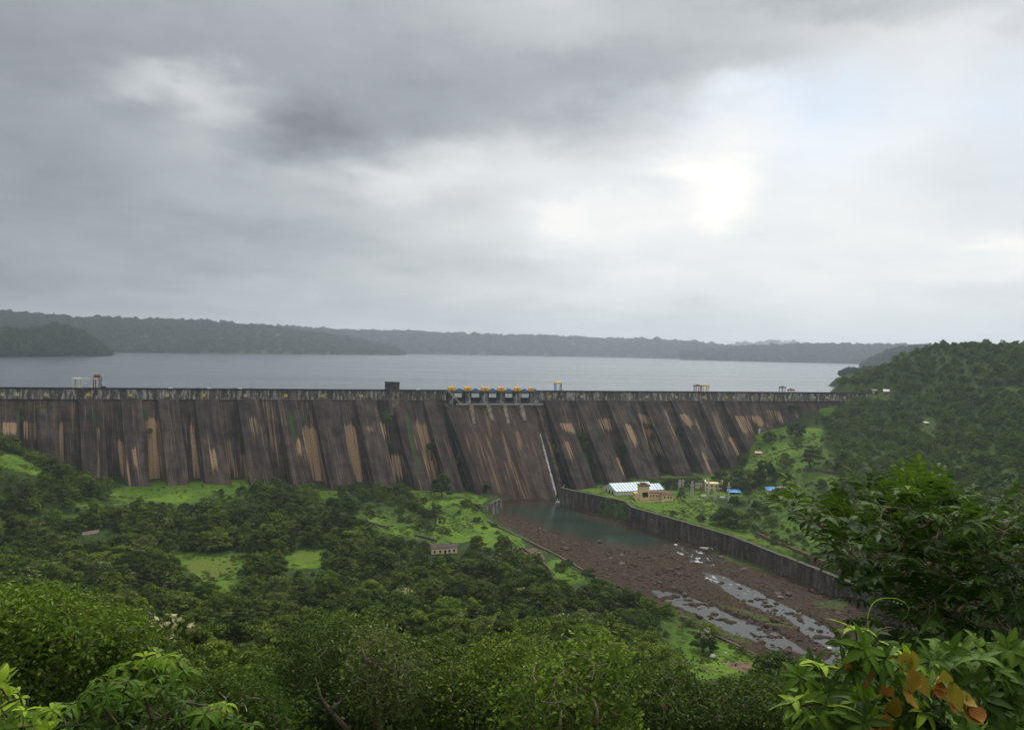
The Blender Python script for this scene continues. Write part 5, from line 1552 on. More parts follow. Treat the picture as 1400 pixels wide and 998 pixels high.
    # bushes rooted on the dam itself
    D = [(527, 577, 11, 5, 'bright green bush hanging on the dam below the concrete tower'), (530, 613, 9, 4.5, 'green bush clinging to the panel below the concrete tower'), (590, 620, 15, 6, 'dark green bush on the panel just left of the spillway buttress'), (634, 640, 22, 7, 'tall green growth in the slot left of the spillway'), (625, 612, 16, 4, 'narrow green growth high in the slot beside the spillway'),
         (797, 625, 30, 7, 'large fresh green bush in the second slot right of the spillway'), (791, 602, 12, 6, 'small green bush above the large one on the dam'), (816, 602, 12, 7, 'green bush on the buttress edge right of the large one'), (757, 622, 13, 5, 'green bush beside the cascade on the dam'), (893, 603, 10, 6, 'green bush in the slot left of the rust stained panel'), (851, 634, 26, 5, 'tall thin green growth in the third slot'), (922, 598, 8, 4, 'small green tuft high on the right panels'), (925, 622, 10, 4, 'green tuft halfway down the right panels'),
         (1076, 562, 8, 8, 'green growth below the leaning ladder on the crest wall'), (204, 595, 10, 3, 'narrow climbing growth beside the pale stained panel'), (806, 650, 10, 8, 'bushes at the foot of the slot right of the spillway')]
    for px, yb, hpx, wpx, lab in D:
        s, t_, P = face_st(px, yb, -rec(50) * 0.6)
        P = DP(s, t_, -rec(t_) * 0.75).reshape(3)
        sc = P[1] / F
        b = PROTO['bush'][1 if px in (527, 797, 634, 757) else 0]
        place_plant('bush', lab, 'bush', P, (b[0], b[1]), (wpx * 1.25 * sc / 1.9, wpx * 1.25 * sc / 1.9, hpx * 1.1 * sc / 2.6), r.uniform(0, 6), 'bushes growing on the dam face')


def build_meadow_tufts():
    """rough growth over the open ground: nobody could count it"""
    r = np.random.default_rng(8)
    col = bpy.data.collections.new('tuft_kinds')
    for i in range(3):
        n = 260; P = r.normal(0, 0.42, (n, 3)); P[:, 2] = np.abs(P[:, 2]) * 0.55; D = P / (np.linalg.norm(P, axis=1)[:, None] + 1e-6) + [0, 0, 0.8]
        V, Q, A = leaf_cards(P, D, 0.34, r, np.clip(0.5 + r.normal(0, 0.2, n), 0, 1.2), 0.5, 0.5)
        me = mesh_np('meadow_tuft', V, Q); attr(me, 'tint', 'FLOAT', A); me.materials.append(M[('mid_leaf', 'bright_leaf', 'olive_leaf')[i]])
        col.objects.link(bpy.data.objects.new('tuft_kind_%02d' % i, me))
    n = 90000; X = r.uniform(-330, 330, n); Y = r.uniform(235, 690, n)
    k = (upstream(X, Y) + (68 - land(X, Y)) * 0.644 < -2) & (sdf(X, Y, RIVER_XY) < -1.2); X, Y = X[k], Y[k]
    P = np.column_stack([X, Y, land(X, Y)]); px, py = proj(P)
    w = np.maximum(zone(px, py, CLEAR, 5), 0.7 * zone(px, py, POOR, 6)) * (1 - zone(px, py, SOIL, 3)) * (1 - 0.8 * zone(px, py, DRY, 4))
    c = fbm(X / 14, Y / 14, 4)
    k = r.random(len(w)) < w * (0.10 + 0.9 * ss(0.48, 0.64, c)); P = P[k]
    xr = r.uniform(-40, 250, 60000); yr = r.uniform(200, 560, 60000); Pr = np.column_stack([xr, yr, np.full(60000, 0.35)]); qx, qy = proj(Pr)
    rv = sdf(xr, yr, RIVER_XY); kr = (rv > 0) & (r.random(60000) < 0.5 * np.maximum(zone(qx, qy, WET_GRASS, 5), 0.8 * ss(7, 0, rv)) * ss(0.45, 0.6, fbm(xr / 9, yr / 9, 3))) & (np.max([sdf(qx, qy, s_) for s_ in STREAMS + [POOL]], axis=0) < -2)
    P = np.vstack([P, Pr[kr]])
    s = (0.35 + 1.1 * r.random(len(P)) ** 3)
    scatter('rough_grass', 'rough grass and low weeds over the open meadows', np.column_stack([P, s]), col, 3, 12)
    print('TUFTS', len(P))


def build_river_stones():
    import bmesh
    r = np.random.default_rng(4)
    col = bpy.data.collections.new('stone_kinds')
    ms = [simple('brown_river_stone', (0.075, 0.052, 0.038), 0.85, 0.5, 1.5), simple('dark_river_stone', (0.045, 0.032, 0.025), 0.8, 0.4, 1.5), simple('grey_river_stone', (0.17, 0.14, 0.115), 0.85, 0.4, 1.5)]
    for i in range(5):
        bm = bmesh.new(); bmesh.ops.create_icosphere(bm, subdivisions=2, radius=0.5); off = r.random(3) * 10
        for v in bm.verts:
            n = v.co.normalized(); k = 0.5 * (0.6 + 0.8 * float(fbm(np.array(n.x * 1.9 + off[0] + n.z), np.array(n.y * 1.9 + off[1] - n.z), 2)))
            v.co = Vector((n.x * k * 1.25, n.y * k, n.z * k * 0.7))
        me = bpy.data.meshes.new('river_stone'); bm.to_mesh(me); bm.free(); me.materials.append(ms[[0, 0, 1, 1, 2][i]])
        col.objects.link(bpy.data.objects.new('stone_kind_%02d' % i, me))
    n = 26000; X = r.uniform(-40, 250, n); Y = r.uniform(205, 560, n)
    P = np.column_stack([X, Y, np.zeros(n)]); px, py = proj(P)
    st = np.max([sdf(px, py, s_) for s_ in STREAMS], axis=0); po = sdf(px, py, POOL)
    c = fbm(X / 10 + 4, Y / 10, 3)
    k = (sdf(X, Y, RIVER_XY) > 1.5) & (po < -1) & (r.random(n) < np.where(st > 0, 0.10, 0.12 + 0.75 * ss(0.45, 0.62, c)))
    P = P[k]; st = st[k]
    s = 0.35 + 0.5 * r.random(len(P)) + 2.4 * r.random(len(P)) ** 9
    P[:, 2] = np.where(st > 0, 0.0, 0.35 + 0.4 * r.random(len(P)))
    idx = r.choice(5, len(P), p=[.32, .28, .17, .15, .08])
    scatter('river_stones', 'countless brown and grey stones strewn over the riverbed', np.column_stack([P, s, idx]), col, 5, 13)
# ------------------------------------------------------------------ foreground plants with real leaves
def blades(B, D, N, L, W, droop, fold=0.25, shape=0.75, tint=None, curl=None, seg=6):
    """many leaf blades: base B, direction D, surface normal N; length L, width W, droop"""
    n = len(B); D = D / (np.linalg.norm(D, axis=1)[:, None] + 1e-9)
    N = N - D * (N * D).sum(1)[:, None]; N /= np.linalg.norm(N, axis=1)[:, None] + 1e-9
    S = np.cross(D, N)
    u = np.linspace(0, 1, seg + 1)
    w = np.sin(PI * np.clip(u, 0, 1) ** shape) ** 0.85; w[0] = 0.06; w[-1] = 0.01
    L = np.asarray(L)[:, None]; W = np.asarray(W)[:, None]; droop = np.asarray(droop)[:, None]
    ang = droop * u[None]                       # bends along its length
    # integrate the midrib
    du = 1.0 / seg
    cx = np.cumsum(np.cos(ang), 1) * du; cz = -np.cumsum(np.sin(ang), 1) * du
    cx = np.concatenate([np.zeros((n, 1)), cx[:, :-1]], 1); cz = np.concatenate([np.zeros((n, 1)), cz[:, :-1]], 1)
    mid = B[:, None] + (D[:, None] * cx[..., None] + N[:, None] * cz[..., None]) * L[..., None]
    up = D[:, None] * np.sin(ang)[..., None] + N[:, None] * np.cos(ang)[..., None]
    off = S[:, None] * (w[None] * W * 0.5)[..., None]; f = up * (w[None] * W * 0.5 * fold)[..., None]
    wav = np.sin(u[None] * 17 + np.arange(n)[:, None]) * 0.04
    V = np.stack([mid + off + f + up * (wav * W)[..., None], mid, mid - off + f - up * (wav * W)[..., None]], 2)
    m = seg + 1
    base = np.arange(n)[:, None, None] * (m * 3)
    i = np.arange(seg)[None, :, None]; j = np.arange(2)[None, None, :]
    a = base + i * 3 + j
    Q = np.stack([a, a + 3, a + 4, a + 1], -1).reshape(-1, 4)
    t_ = np.full(n, 0.5) if tint is None else tint
    A = np.repeat(t_, m * 3).reshape(n, m, 3).copy(); A[:, :, 1] += 0.16
    return V.reshape(-1, 3), Q, A.ravel()


def leaves_obj(parts, name, mat, parent, loc, smooth=True):
    Vs, Qs, As = [], [], []; k = 0
    for V, Q, A in parts:
        Vs.append(V); Qs.append(Q + k); As.append(A); k += len(V)
    me = mesh_np(name, np.vstack(Vs) - np.asarray(loc), np.vstack(Qs), smooth=smooth); attr(me, 'tint', 'FLOAT', np.concatenate(As))
    return link(name, me, mat, parent)


def grow(root, tips, r, g, loc, r0, rt=0.004, sag=0.04, step=0.0):
    """branches from a root polyline to many tips: each tip joins the nearest node of the growing skeleton"""
    nodes = [np.array(p, float) for p in root]; par = [-1] + list(range(len(root) - 1))
    tips = np.array(tips); order = np.argsort(np.linalg.norm(tips - nodes[-1], axis=1)); out = {}
    rootz = nodes[0]
    for i in order:
        A = np.array(nodes); tip = tips[i]
        d = np.linalg.norm(A - tip, axis=1) + 0.35 * np.linalg.norm(A - nodes[0], axis=1) * 0.15
        k = int(np.argmin(d)); L = np.linalg.norm(tip - nodes[k]); n = max(2, int(L / 0.16) if step == 0 else int(L / step))
        n = min(n, 12); a = nodes[k]; prev = k
        bend = r.normal(0, 0.07 * L, 3); bend[2] -= sag * L * 0.5
        for q in range(1, n + 1):
            u = q / n; p = a * (1 - u) + tip * u + bend * math.sin(PI * u) * (1 if q < n else 0)
            nodes.append(p); par.append(prev); prev = len(nodes) - 1
        out[i] = prev
    nd = np.array(nodes); cnt = np.ones(len(nd))
    for i in range(len(nd) - 1, 0, -1): cnt[par[i]] += cnt[i] * (1 if par[i] >= 0 else 0)
    rad = rt + (r0 - rt) * np.sqrt(np.clip(cnt / cnt[0], 0, 1)) ** 1.1
    ch = {}
    for i in range(1, len(nd)): ch.setdefault(par[i], []).append(i)
    # polylines
    st = [(0, [0])]
    while st:
        s_, path = st.pop()
        while True:
            c = ch.get(path[-1], [])
            if not c: break
            c = sorted(c, key=lambda q: -cnt[q])
            for e in c[1:]: st.append((path[-1], [path[-1], e]))
            path.append(c[0])
        if len(path) > 1:
            rr = rad[path].copy()
            if len(path) > 2: rr[0] = min(rr[0], rr[1] * 1.15)
            g.tube(nd[path] - loc, rr, 6 if rr[0] > 0.015 else 4, cap=False)
    dirs = {}
    for i, e in out.items():
        v = nd[e] - nd[par[e]]; dirs[i] = v / (np.linalg.norm(v) + 1e-9)
    return [dirs[i] for i in range(len(tips))], [nd[out[i]] for i in range(len(tips))]


def in_poly(r, poly, n, margin=0.0):
    xs = [p[0] for p in poly]; ys = [p[1] for p in poly]; out = []
    while len(out) < n:
        x = r.uniform(min(xs), max(xs), n * 3); y = r.uniform(min(ys), max(ys), n * 3)
        k = sdf(x, y, poly) > margin
        out += list(zip(x[k], y[k]))
    return out[:n]


def pinnate(r, P, D, n, spacing, L, W, tint, droop=0.5):
    """leaflets in two rows along drooping leaf stalks that start at P"""
    B, DD, N, LL, WW, DR, TT = [], [], [], [], [], [], []; stalks = []
    for i in range(len(P)):
        d = D[i] / np.linalg.norm(D[i]); upv = np.array([0, 0, 1.0]); side = np.cross(d, upv); side /= np.linalg.norm(side) + 1e-9
        p = P[i].copy(); pts = [p.copy()]; t0 = tint[i]
        k = int(r.integers(n - 2, n + 2))
        for q in range(k):
            d = d + [0, 0, -0.055 * droop * 2]; d /= np.linalg.norm(d); p = p + d * spacing; pts.append(p.copy())
            nn = np.cross(side, d) ; nn = nn if nn[2] > 0 else -nn
            for e in (-1, 1):
                if q == 0 and r.random() < 0.5: continue
                B.append(p); DD.append(d * 0.62 + side * e * 0.95 + r.normal(0, 0.13, 3) + [0, 0, -0.12]); N.append(nn + r.normal(0, 0.28, 3))
                LL.append(L * r.uniform(0.7, 1.15) * (0.75 + 0.5 * math.sin(PI * (q + 1) / (k + 1)))); WW.append(W * r.uniform(0.85, 1.15)); DR.append(r.uniform(0.1, 1.1)); TT.append(t0 + r.normal(0, 0.1))
        B.append(p); DD.append(d); N.append(nn); LL.append(L * 1.1); WW.append(W); DR.append(r.uniform(0.2, 1.0)); TT.append(t0 + 0.1)
        stalks.append(np.array(pts))
    return blades(np.array(B), np.array(DD), np.array(N), LL, WW, DR, tint=np.clip(TT, 0, 1.2)), stalks


def whorls(r, P, D, n, L, W, tint, droop=(0.5, 1.6), elev=0.35):
    """a rosette of leaves at each point P around direction D"""
    B, DD, N, LL, WW, DR, TT = [], [], [], [], [], [], []
    for i in range(len(P)):
        d = D[i] / np.linalg.norm(D[i]); a = np.cross(d, [0.3, 0.2, 1]); a /= np.linalg.norm(a) + 1e-9; b = np.cross(d, a); k = int(r.integers(n[0], n[1] + 1)); ph = r.uniform(0, 6.28)
        for q in range(k):
            an = ph + q * 2.4; s_ = a * math.cos(an) + b * math.sin(an); lv = r.uniform(0.15, 0.9) * elev * 2
            dirv = s_ + d * lv + r.normal(0, 0.08, 3)
            B.append(P[i] - d * q * 0.004 * L * 10 / 3); DD.append(dirv); N.append(d + s_ * -0.2 + [0, 0, 0.4]); sc = r.uniform(0.65, 1.15)
            LL.append(L * sc); WW.append(W * sc * r.uniform(0.85, 1.1)); DR.append(r.uniform(*droop)); TT.append(tint[i] + r.normal(0, 0.08))
    return blades(np.array(B), np.array(DD), np.array(N), LL, WW, DR, tint=np.clip(TT, 0, 1.3))


def build_foreground():
    r = np.random.default_rng(2024)
    # ---- big compound-leaved tree on the right
    OUT = [(1068, 692), (1085, 684), (1105, 682), (1130, 692), (1160, 694), (1185, 686), (1200, 674), (1208, 664), (1225, 658), (1245, 656), (1262, 662), (1290, 668), (1312, 678), (1322, 698), (1350, 692), (1376, 700), (1410, 712), (1410, 890), (1340, 885), (1290, 872), (1240, 868), (1200, 850), (1186, 820), (1180, 790), (1165, 778), (1150, 768), (1130, 745), (1112, 722), (1085, 710)]
    pts = in_poly(r, OUT, 560, 4); tips = []; tn = []
    for x, y in pts:
        edge = float(sdf(np.array(x), np.array(y), OUT))
        dep = r.uniform(8.4, 12.6) if edge > 12 else r.uniform(9.5, 11.5)
        tips.append(at_d(x, y, dep))
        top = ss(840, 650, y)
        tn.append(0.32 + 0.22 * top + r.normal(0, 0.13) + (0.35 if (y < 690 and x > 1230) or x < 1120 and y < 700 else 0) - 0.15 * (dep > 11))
    base = at_d(1300, 985, 10.8); gz = height(base[0], base[1]); base[2] = float(gz) - 0.5
    m1 = at_d(1305, 930, 10.7); m2 = at_d(1300, 870, 10.6); m3 = at_d(1278, 820, 10.5)
    t_ = thing('foreground_tree', 'big dark glossy leaved tree filling the right foreground', 'tree', base)
    g = Geo(); dirs, ends = grow([base, (base + m1) / 2 + [0.15, 0, 0], m1, m2, m3], tips, r, g, base, 0.095, 0.004)
    cen = at_d(1280, 860, 10.6)
    DD = []
    for i in range(len(tips)):
        o = tips[i] - cen; o /= np.linalg.norm(o) + 1e-9
        d = dirs[i] * 0.5 + o * 0.8 + r.normal(0, 0.25, 3) + [0, 0, 0.05]; DD.append(d)
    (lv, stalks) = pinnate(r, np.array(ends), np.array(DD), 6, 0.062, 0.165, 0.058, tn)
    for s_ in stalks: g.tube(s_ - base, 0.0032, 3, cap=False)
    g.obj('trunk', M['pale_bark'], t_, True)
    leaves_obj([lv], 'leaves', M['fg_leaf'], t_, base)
    # ---- shrub with large bright leaves, bottom right
    OUT = [(1062, 985), (1080, 960), (1095, 920), (1120, 900), (1145, 905), (1150, 870), (1160, 852), (1185, 856), (1200, 880), (1235, 880), (1255, 900), (1290, 895), (1310, 925), (1330, 960), (1345, 1010), (1060, 1010)]
    pts = in_poly(r, OUT, 74); tips = [at_d(x, y, r.uniform(4.0, 5.3)) for x, y in pts]
    tips += [at_d(x, y, 4.15) for x, y in ((1122, 912), (1100, 965), (1170, 862), (1192, 980), (1264, 972), (1215, 925), (1300, 985), (1178, 930), (1240, 900))]
    tn = [0.22 + r.normal(0, 0.2) for _ in pts] + [0.95, 0.75, 0.75, 0.7, 0.95, 0.7, 0.7, 0.7, 0.95]
    base = at_d(1200, 1150, 4.9); base[2] = float(height(base[0], base[1])) - 0.2 if height(base[0], base[1]) < base[2] else base[2]
    t_ = thing('foreground_shrub', 'bright green shrub with long leaves and coppery young foliage at the lower right', 'shrub', base)
    g = Geo(); dirs, ends = grow([base, at_d(1205, 1080, 4.8), at_d(1205, 1020, 4.7)], tips, r, g, base, 0.022, 0.0022)
    D_ = np.array([d * 0.6 + np.array([0, -0.15, 0.55]) + r.normal(0, 0.25, 3) for d in dirs])
    lv = whorls(r, np.array(ends), D_, (6, 9), 0.150, 0.044, tn, (0.3, 1.5))
    # leaves also along the twigs
    mid = [e - d * r.uniform(0.06, 0.22) for e, d in zip(ends, dirs)] * 1
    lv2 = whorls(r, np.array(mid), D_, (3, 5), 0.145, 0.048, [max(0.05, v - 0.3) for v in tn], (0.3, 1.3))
    g.obj('stems', M['stem'], t_, True); leaves_obj([lv, lv2], 'leaves', M['fg_bright'], t_, base)
    # coppery young leaves: broad, curled
    yx = [(1254, 930, 0.9), (1246, 922, 0.8), (1262, 932, 0.95), (1228, 902, 0.95), (1238, 900, 0.9), (1248, 899, 0.95), (1282, 938, 0.1), (1288, 948, 0.12), (1276, 945, 0.45), (1290, 925, 0.9), (1300, 940, 0.95), (1312, 952, 1.0), (1322, 960, 0.9), (1332, 972, 0.35), (1318, 974, 0.95), (1234, 950, 0.8), (1228, 962, 0.7), (1205, 945, 0.0), (1215, 948, 0.05), (1212, 985, 0.5), (1206, 992, 0.5), (1188, 924, 0.05), (1158, 908, 0.0), (1160, 915, 0.05), (1214, 900, 0.1), (1300, 965, 0.3)]
    B, D1, N1, L1, W1, DR, T1 = [], [], [], [], [], [], []
    for x, y, c in yx:
        B.append(at_d(x, y - 10, 3.95 + r.uniform(0, 0.12))); D1.append(np.array([r.normal(0, 0.25), -0.15, -1.0 if y > 905 else -0.8])); N1.append(np.array([r.normal(0, 0.5), -1, 0.15]))
        big = 1.0 if c > 0.3 or x > 1270 else 0.6
        L1.append(0.105 * big * r.uniform(0.9, 1.5)); W1.append(0.078 * big * r.uniform(0.8, 1.15)); DR.append(r.uniform(-2.6, 3.2)); T1.append(c)
    lv3 = blades(np.array(B), np.array(D1), np.array(N1), L1, W1, DR, fold=0.35, shape=0.85, tint=np.array(T1), seg=9)
    leaves_obj([lv3], 'young_leaves', M['young_leaf'], t_, base)
    # twining tendril
    tp = [(1186, 850), (1187, 838), (1192, 826), (1200, 819), (1212, 817), (1226, 818), (1237, 823), (1243, 832), (1240, 842), (1233, 848)]
    q = np.array([at_d(x, y, 4.4 + 0.02 * i) for i, (x, y) in enumerate([(1196, 900), (1188, 872)] + tp)])
    uu = np.linspace(0, len(q) - 1, 60); q2 = np.stack([np.interp(uu, np.arange(len(q)), q[:, k]) for k in range(3)], 1)
    for _ in range(3): q2[1:-1] = (q2[:-2] + q2[1:-1] * 2 + q2[2:]) / 4
    g = Geo(); g.tube(q2 - base, np.linspace(0.0038, 0.0016, 60), 5, A=0.95); g.obj('tendril', M['fg_bright'], t_, True, 'tint')
    # ---- darker broad-leaved shrub at the right edge
    OUT = [(1262, 895), (1300, 882), (1345, 880), (1410, 885), (1410, 1010), (1320, 1010), (1310, 950), (1280, 920)]
    pts = in_poly(r, OUT, 110); tips = [at_d(x, y, r.uniform(5.8, 7.2)) for x, y in pts]
    base = at_d(1370, 1080, 6.6); base[2] = min(base[2], float(height(base[0], base[1])))
    t_ = thing('foreground_shrub', 'dark broad leaved shrub in the lower right corner', 'shrub', base)
    g = Geo(); dirs, ends = grow([base, at_d(1370, 1020, 6.6)], tips, r, g, base, 0.03, 0.003)
    D_ = np.array([d * 0.5 + np.array([-0.1, -0.3, 0.45]) + r.normal(0, 0.3, 3) for d in dirs])
    tn = [0.30 + r.normal(0, 0.12) + 0.25 * ss(960, 885, p[1]) for p in pts]
    lv = whorls(r, np.array(ends), D_, (5, 8), 0.19, 0.075, tn, (0.3, 1.2))
    g.obj('stems', M['stem'], t_, True); leaves_obj([lv], 'leaves', M['fg_leaf'], t_, base)
    # ---- drooping whorled shrub, bottom left
    WH = [(200, 898, 1.0), (186, 905, .8), (215, 893, .95), (230, 897, .9), (172, 915, .8), (240, 905, .8), (198, 937, .95), (158, 912, .75), (133, 928, .9), (150, 935, .7), (215, 925, .7), (250, 915, .7), (168, 945, .6), (185, 955, .5), (120, 945, .6), (100, 962, .7), (72, 970, .95), (84, 975, .6), (60, 990, .6), (140, 965, .5), (230, 950, .45), (255, 960, .4), (205, 970, .35),
          (294, 968, .8), (306, 963, 1.0), (280, 975, .5), (320, 985, .5), (345, 990, .6), (240, 985, .3), (160, 990, .3), (115, 990, .35), (200, 995, .3), (270, 995, .3), (180, 975, .35), (220, 940, .4), (150, 955, .45), (130, 975, .4), (90, 992, .4), (255, 940, .45), (235, 930, .5), (175, 930, .5), (192, 918, .6), (205, 912, .7), (222, 908, .7), (145, 945, .5), (165, 965, .35), (210, 985, .3), (245, 970, .35)]
    tips = [at_d(x, y, 5.0 + r.uniform(-0.35, 0.35) + (0.4 if c < 0.5 else 0)) for x, y, c in WH]
    base = at_d(170, 1130, 5.2); base[2] = min(base[2], float(height(base[0], base[1])))
    t_ = thing('foreground_shrub', 'drooping pale green shrub with whorls of long leaves at the lower left', 'shrub', base)
    g = Geo(); dirs, ends = grow([base, at_d(175, 1060, 5.2), at_d(180, 1010, 5.15)], tips, r, g, base, 0.02, 0.0025)
    D_ = np.array([d * 0.35 + np.array([0, -0.1, 0.75]) + r.normal(0, 0.15, 3) for d in dirs])
    lv = whorls(r, np.array(ends), D_, (6, 9), 0.135, 0.036, [c * 0.95 - 0.12 for _, _, c in WH], (1.2, 2.3), 0.22)
    g.obj('stems', M['stem'], t_, True); leaves_obj([lv], 'leaves', M['fg_bright'], t_, base)
    # ---- plant at the left edge
    OUT = [(-10, 905), (14, 912), (20, 935), (30, 955), (60, 985), (75, 1010), (-15, 1010)]
    pts = in_poly(r, OUT, 40); tips = [at_d(x, y, r.uniform(3.9, 4.8)) for x, y in pts]
    base = at_d(-20, 1120, 4.5); base[2] = min(base[2], float(height(base[0], base[1])))
    t_ = thing('foreground_shrub', 'bright green pointed leaves at the left edge of the view', 'shrub', base)
    g = Geo(); dirs, ends = grow([base, at_d(-5, 1030, 4.4)], tips, r, g, base, 0.015, 0.002)
    D_ = np.array([d * 0.5 + np.array([0.25, -0.2, 0.4]) + r.normal(0, 0.3, 3) for d in dirs])
    lv = whorls(r, np.array(ends), D_, (3, 5), 0.105, 0.034, [0.40 + r.normal(0, 0.18) for _ in pts], (0.3, 1.3))
    g.obj('stems', M['stem'], t_, True); leaves_obj([lv], 'leaves', M['fg_bright'], t_, base)


def hero(name, label, OUT, d0, d1, ntips, leafL, leafW, mat, trunk, r0, seed, tint=(0.5, 0.15), per=14, spread=0.5, bark='pale_bark', toplight=0.3, bare=()):
    """a near tree: skeleton through its own crown volume, clusters of real leaves at the tips"""
    r = np.random.default_rng(seed)
    pts = [(x + r.normal(0, 6), y + r.normal(0, 6)) for x, y in in_poly(r, OUT, ntips, 3)]; ys = [p[1] for p in OUT]; y0, y1 = min(ys), min(max(ys), 1010)
    tips = []; tn = []
    for x, y in pts:
        e = float(sdf(np.array(x), np.array(y), OUT)); dd = (d1 - d0) * min(1, e / 60 + 0.25)
        # the crown is a solid: its near side faces the viewer lower down, its top recedes
        dep = (d0 + d1) / 2 + r.uniform(-0.5, 0.5) * dd
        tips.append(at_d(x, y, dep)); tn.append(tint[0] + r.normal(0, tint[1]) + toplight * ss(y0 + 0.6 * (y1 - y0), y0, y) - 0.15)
    base = at_d(trunk[0], trunk[1], (d0 + d1) / 2); gz = float(height(base[0], base[1])); base[2] = gz - 0.5
    root = [base] + [at_d(x, y, (d0 + d1) / 2) for x, y in trunk[2]]
    t_ = thing(name, label, 'tree', base)
    g = Geo(); dirs, ends = grow(root, tips, r, g, base, r0, 0.012, 0.02, 0.6)
    for b in bare: g.tube(np.array([at_d(x, y, d0 - 0.3) for x, y in b]) - base, np.linspace(r0 * 0.55, 0.02, len(b)), 6)
    B = []; D = []; N = []; TT = []
    E_ = np.array(ends)
    k = per
    P = np.repeat(E_, k, 0) + r.normal(0, spread, (len(E_) * k, 3)) * [1, 1, 0.6] * np.repeat(r.uniform(0.45, 1.5, len(E_)), k)[:, None]
    TT = np.clip(np.repeat(np.array(tn), k) + r.normal(0, 0.12, len(P)), 0, 1.3)
    D = r.normal(0, 1, P.shape); D[:, 2] = D[:, 2] * 0.4 - 0.35
    N = r.normal(0, 0.75, P.shape) + [0, -0.15, 0.7]
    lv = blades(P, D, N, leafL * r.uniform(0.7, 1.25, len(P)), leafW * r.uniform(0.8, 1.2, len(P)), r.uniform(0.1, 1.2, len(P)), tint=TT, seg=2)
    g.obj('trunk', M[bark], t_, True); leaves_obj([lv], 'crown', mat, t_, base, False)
    HERO_XY.append((base[0], base[1], 4.5))
    return t_


def build_heroes():
    hero('near_tree', 'big rounded tree with bright broad leaves at the left edge',
         [(-30, 815), (20, 806), (60, 808), (90, 815), (110, 830), (150, 828), (180, 845), (205, 862), (212, 885), (180, 890), (150, 910), (110, 960), (60, 1010), (-30, 1010)], 28, 38, 1050, 0.24, 0.14, M['bright_leaf'], (60, 1090, [(60, 1050), (65, 1000), (80, 950)]), 0.28, 1, (0.12, 0.28), 26, 0.42, toplight=0.45)
    hero('near_tree', 'low bushy tree behind the drooping shrub at the lower left',
         [(262, 935), (300, 922), (340, 935), (372, 940), (392, 965), (400, 1010), (220, 1010), (215, 960)], 22, 28, 520, 0.19, 0.10, M['bright_leaf'], (320, 1090, [(320, 1050), (320, 1000)]), 0.18, 2, (0.15, 0.2), 15, 0.36, toplight=0.3)
    hero('near_tree', 'dark tree with pale bare branches near the bottom',
         [(395, 872), (430, 858), (470, 842), (500, 850), (530, 862), (560, 880), (575, 910), (600, 950), (600, 1010), (380, 1010), (375, 930)], 52, 66, 900, 0.34, 0.17, M['dark_leaf'], (520, 1110, [(520, 1060), (515, 1000), (505, 960)]), 0.32, 3, (0.22, 0.25), 24, 0.62, toplight=0.3,
         bare=([(478, 1000), (465, 985), (450, 968), (440, 955), (436, 942), (431, 925)], [(455, 968), (465, 960), (468, 948)], [(513, 998), (512, 975), (505, 958), (497, 950)], [(512, 980), (520, 962), (524, 950)], [(516, 985), (528, 968), (532, 955)], [(610, 1000), (612, 985), (614, 965), (610, 950)]))
    hero('near_tree', 'slim tree with sparse yellowing leaves standing behind the bare branches',
         [(500, 850), (515, 845), (530, 862), (555, 885), (572, 900), (580, 940), (560, 985), (500, 985), (480, 930), (488, 880)], 46, 54, 330, 0.34, 0.17, M['olive_leaf'], (525, 1110, [(522, 1040), (518, 960), (515, 910)]), 0.18, 4, (0.65, 0.25), 9, 0.9, toplight=0.4, bare=([(500, 905), (496, 890), (494, 877)],))
    hero('near_tree', 'leafy tree with a pale thin trunk right of the bare branched one',
         [(600, 915), (625, 905), (650, 925), (668, 940), (690, 960), (700, 1010), (575, 1010), (580, 960)], 48, 56, 420, 0.32, 0.17, M['mid_leaf'], (615, 1110, [(613, 1050), (613, 985), (610, 950)]), 0.16, 5, (0.28, 0.22), 18, 0.8, toplight=0.3)
    hero('near_tree', 'lime green tree with airy branches at the bottom centre',
         [(775, 880), (800, 866), (835, 862), (855, 880), (862, 905), (850, 925), (868, 950), (862, 985), (870, 1010), (715, 1010), (690, 985), (700, 940), (715, 915), (750, 905)], 36, 46, 430, 0.34, 0.21, M['bright_leaf'], (775, 1110, [(775, 1060), (772, 1000), (775, 960)]), 0.2, 6, (0.70, 0.32), 10, 0.5, toplight=0.45, bare=([(766, 1000), (766, 985), (768, 970)], [(815, 990), (817, 972), (812, 955)]))
    hero('near_tree', 'yellow green tree left of the lime green one at the bottom',
         [(640, 890), (680, 868), (720, 872), (750, 890), (770, 915), (735, 960), (700, 1010), (650, 1010), (655, 950), (630, 920)], 50, 62, 560, 0.34, 0.18, M['mid_leaf'], (690, 1110, [(690, 1060), (690, 1000), (692, 950)]), 0.22, 7, (0.22, 0.28), 20, 0.6, toplight=0.4)
    hero('near_tree', 'dull green tree at the bottom between the lime tree and right shrubs',
         [(870, 920), (905, 905), (940, 925), (970, 950), (1000, 940), (1040, 925), (1075, 925), (1095, 950), (1080, 1010), (860, 1010), (860, 960)], 44, 58, 820, 0.31, 0.16, M['dark_leaf'], (950, 1110, [(950, 1060), (950, 1000), (950, 970)]), 0.26, 8, (0.25, 0.25), 21, 0.62, toplight=0.3)


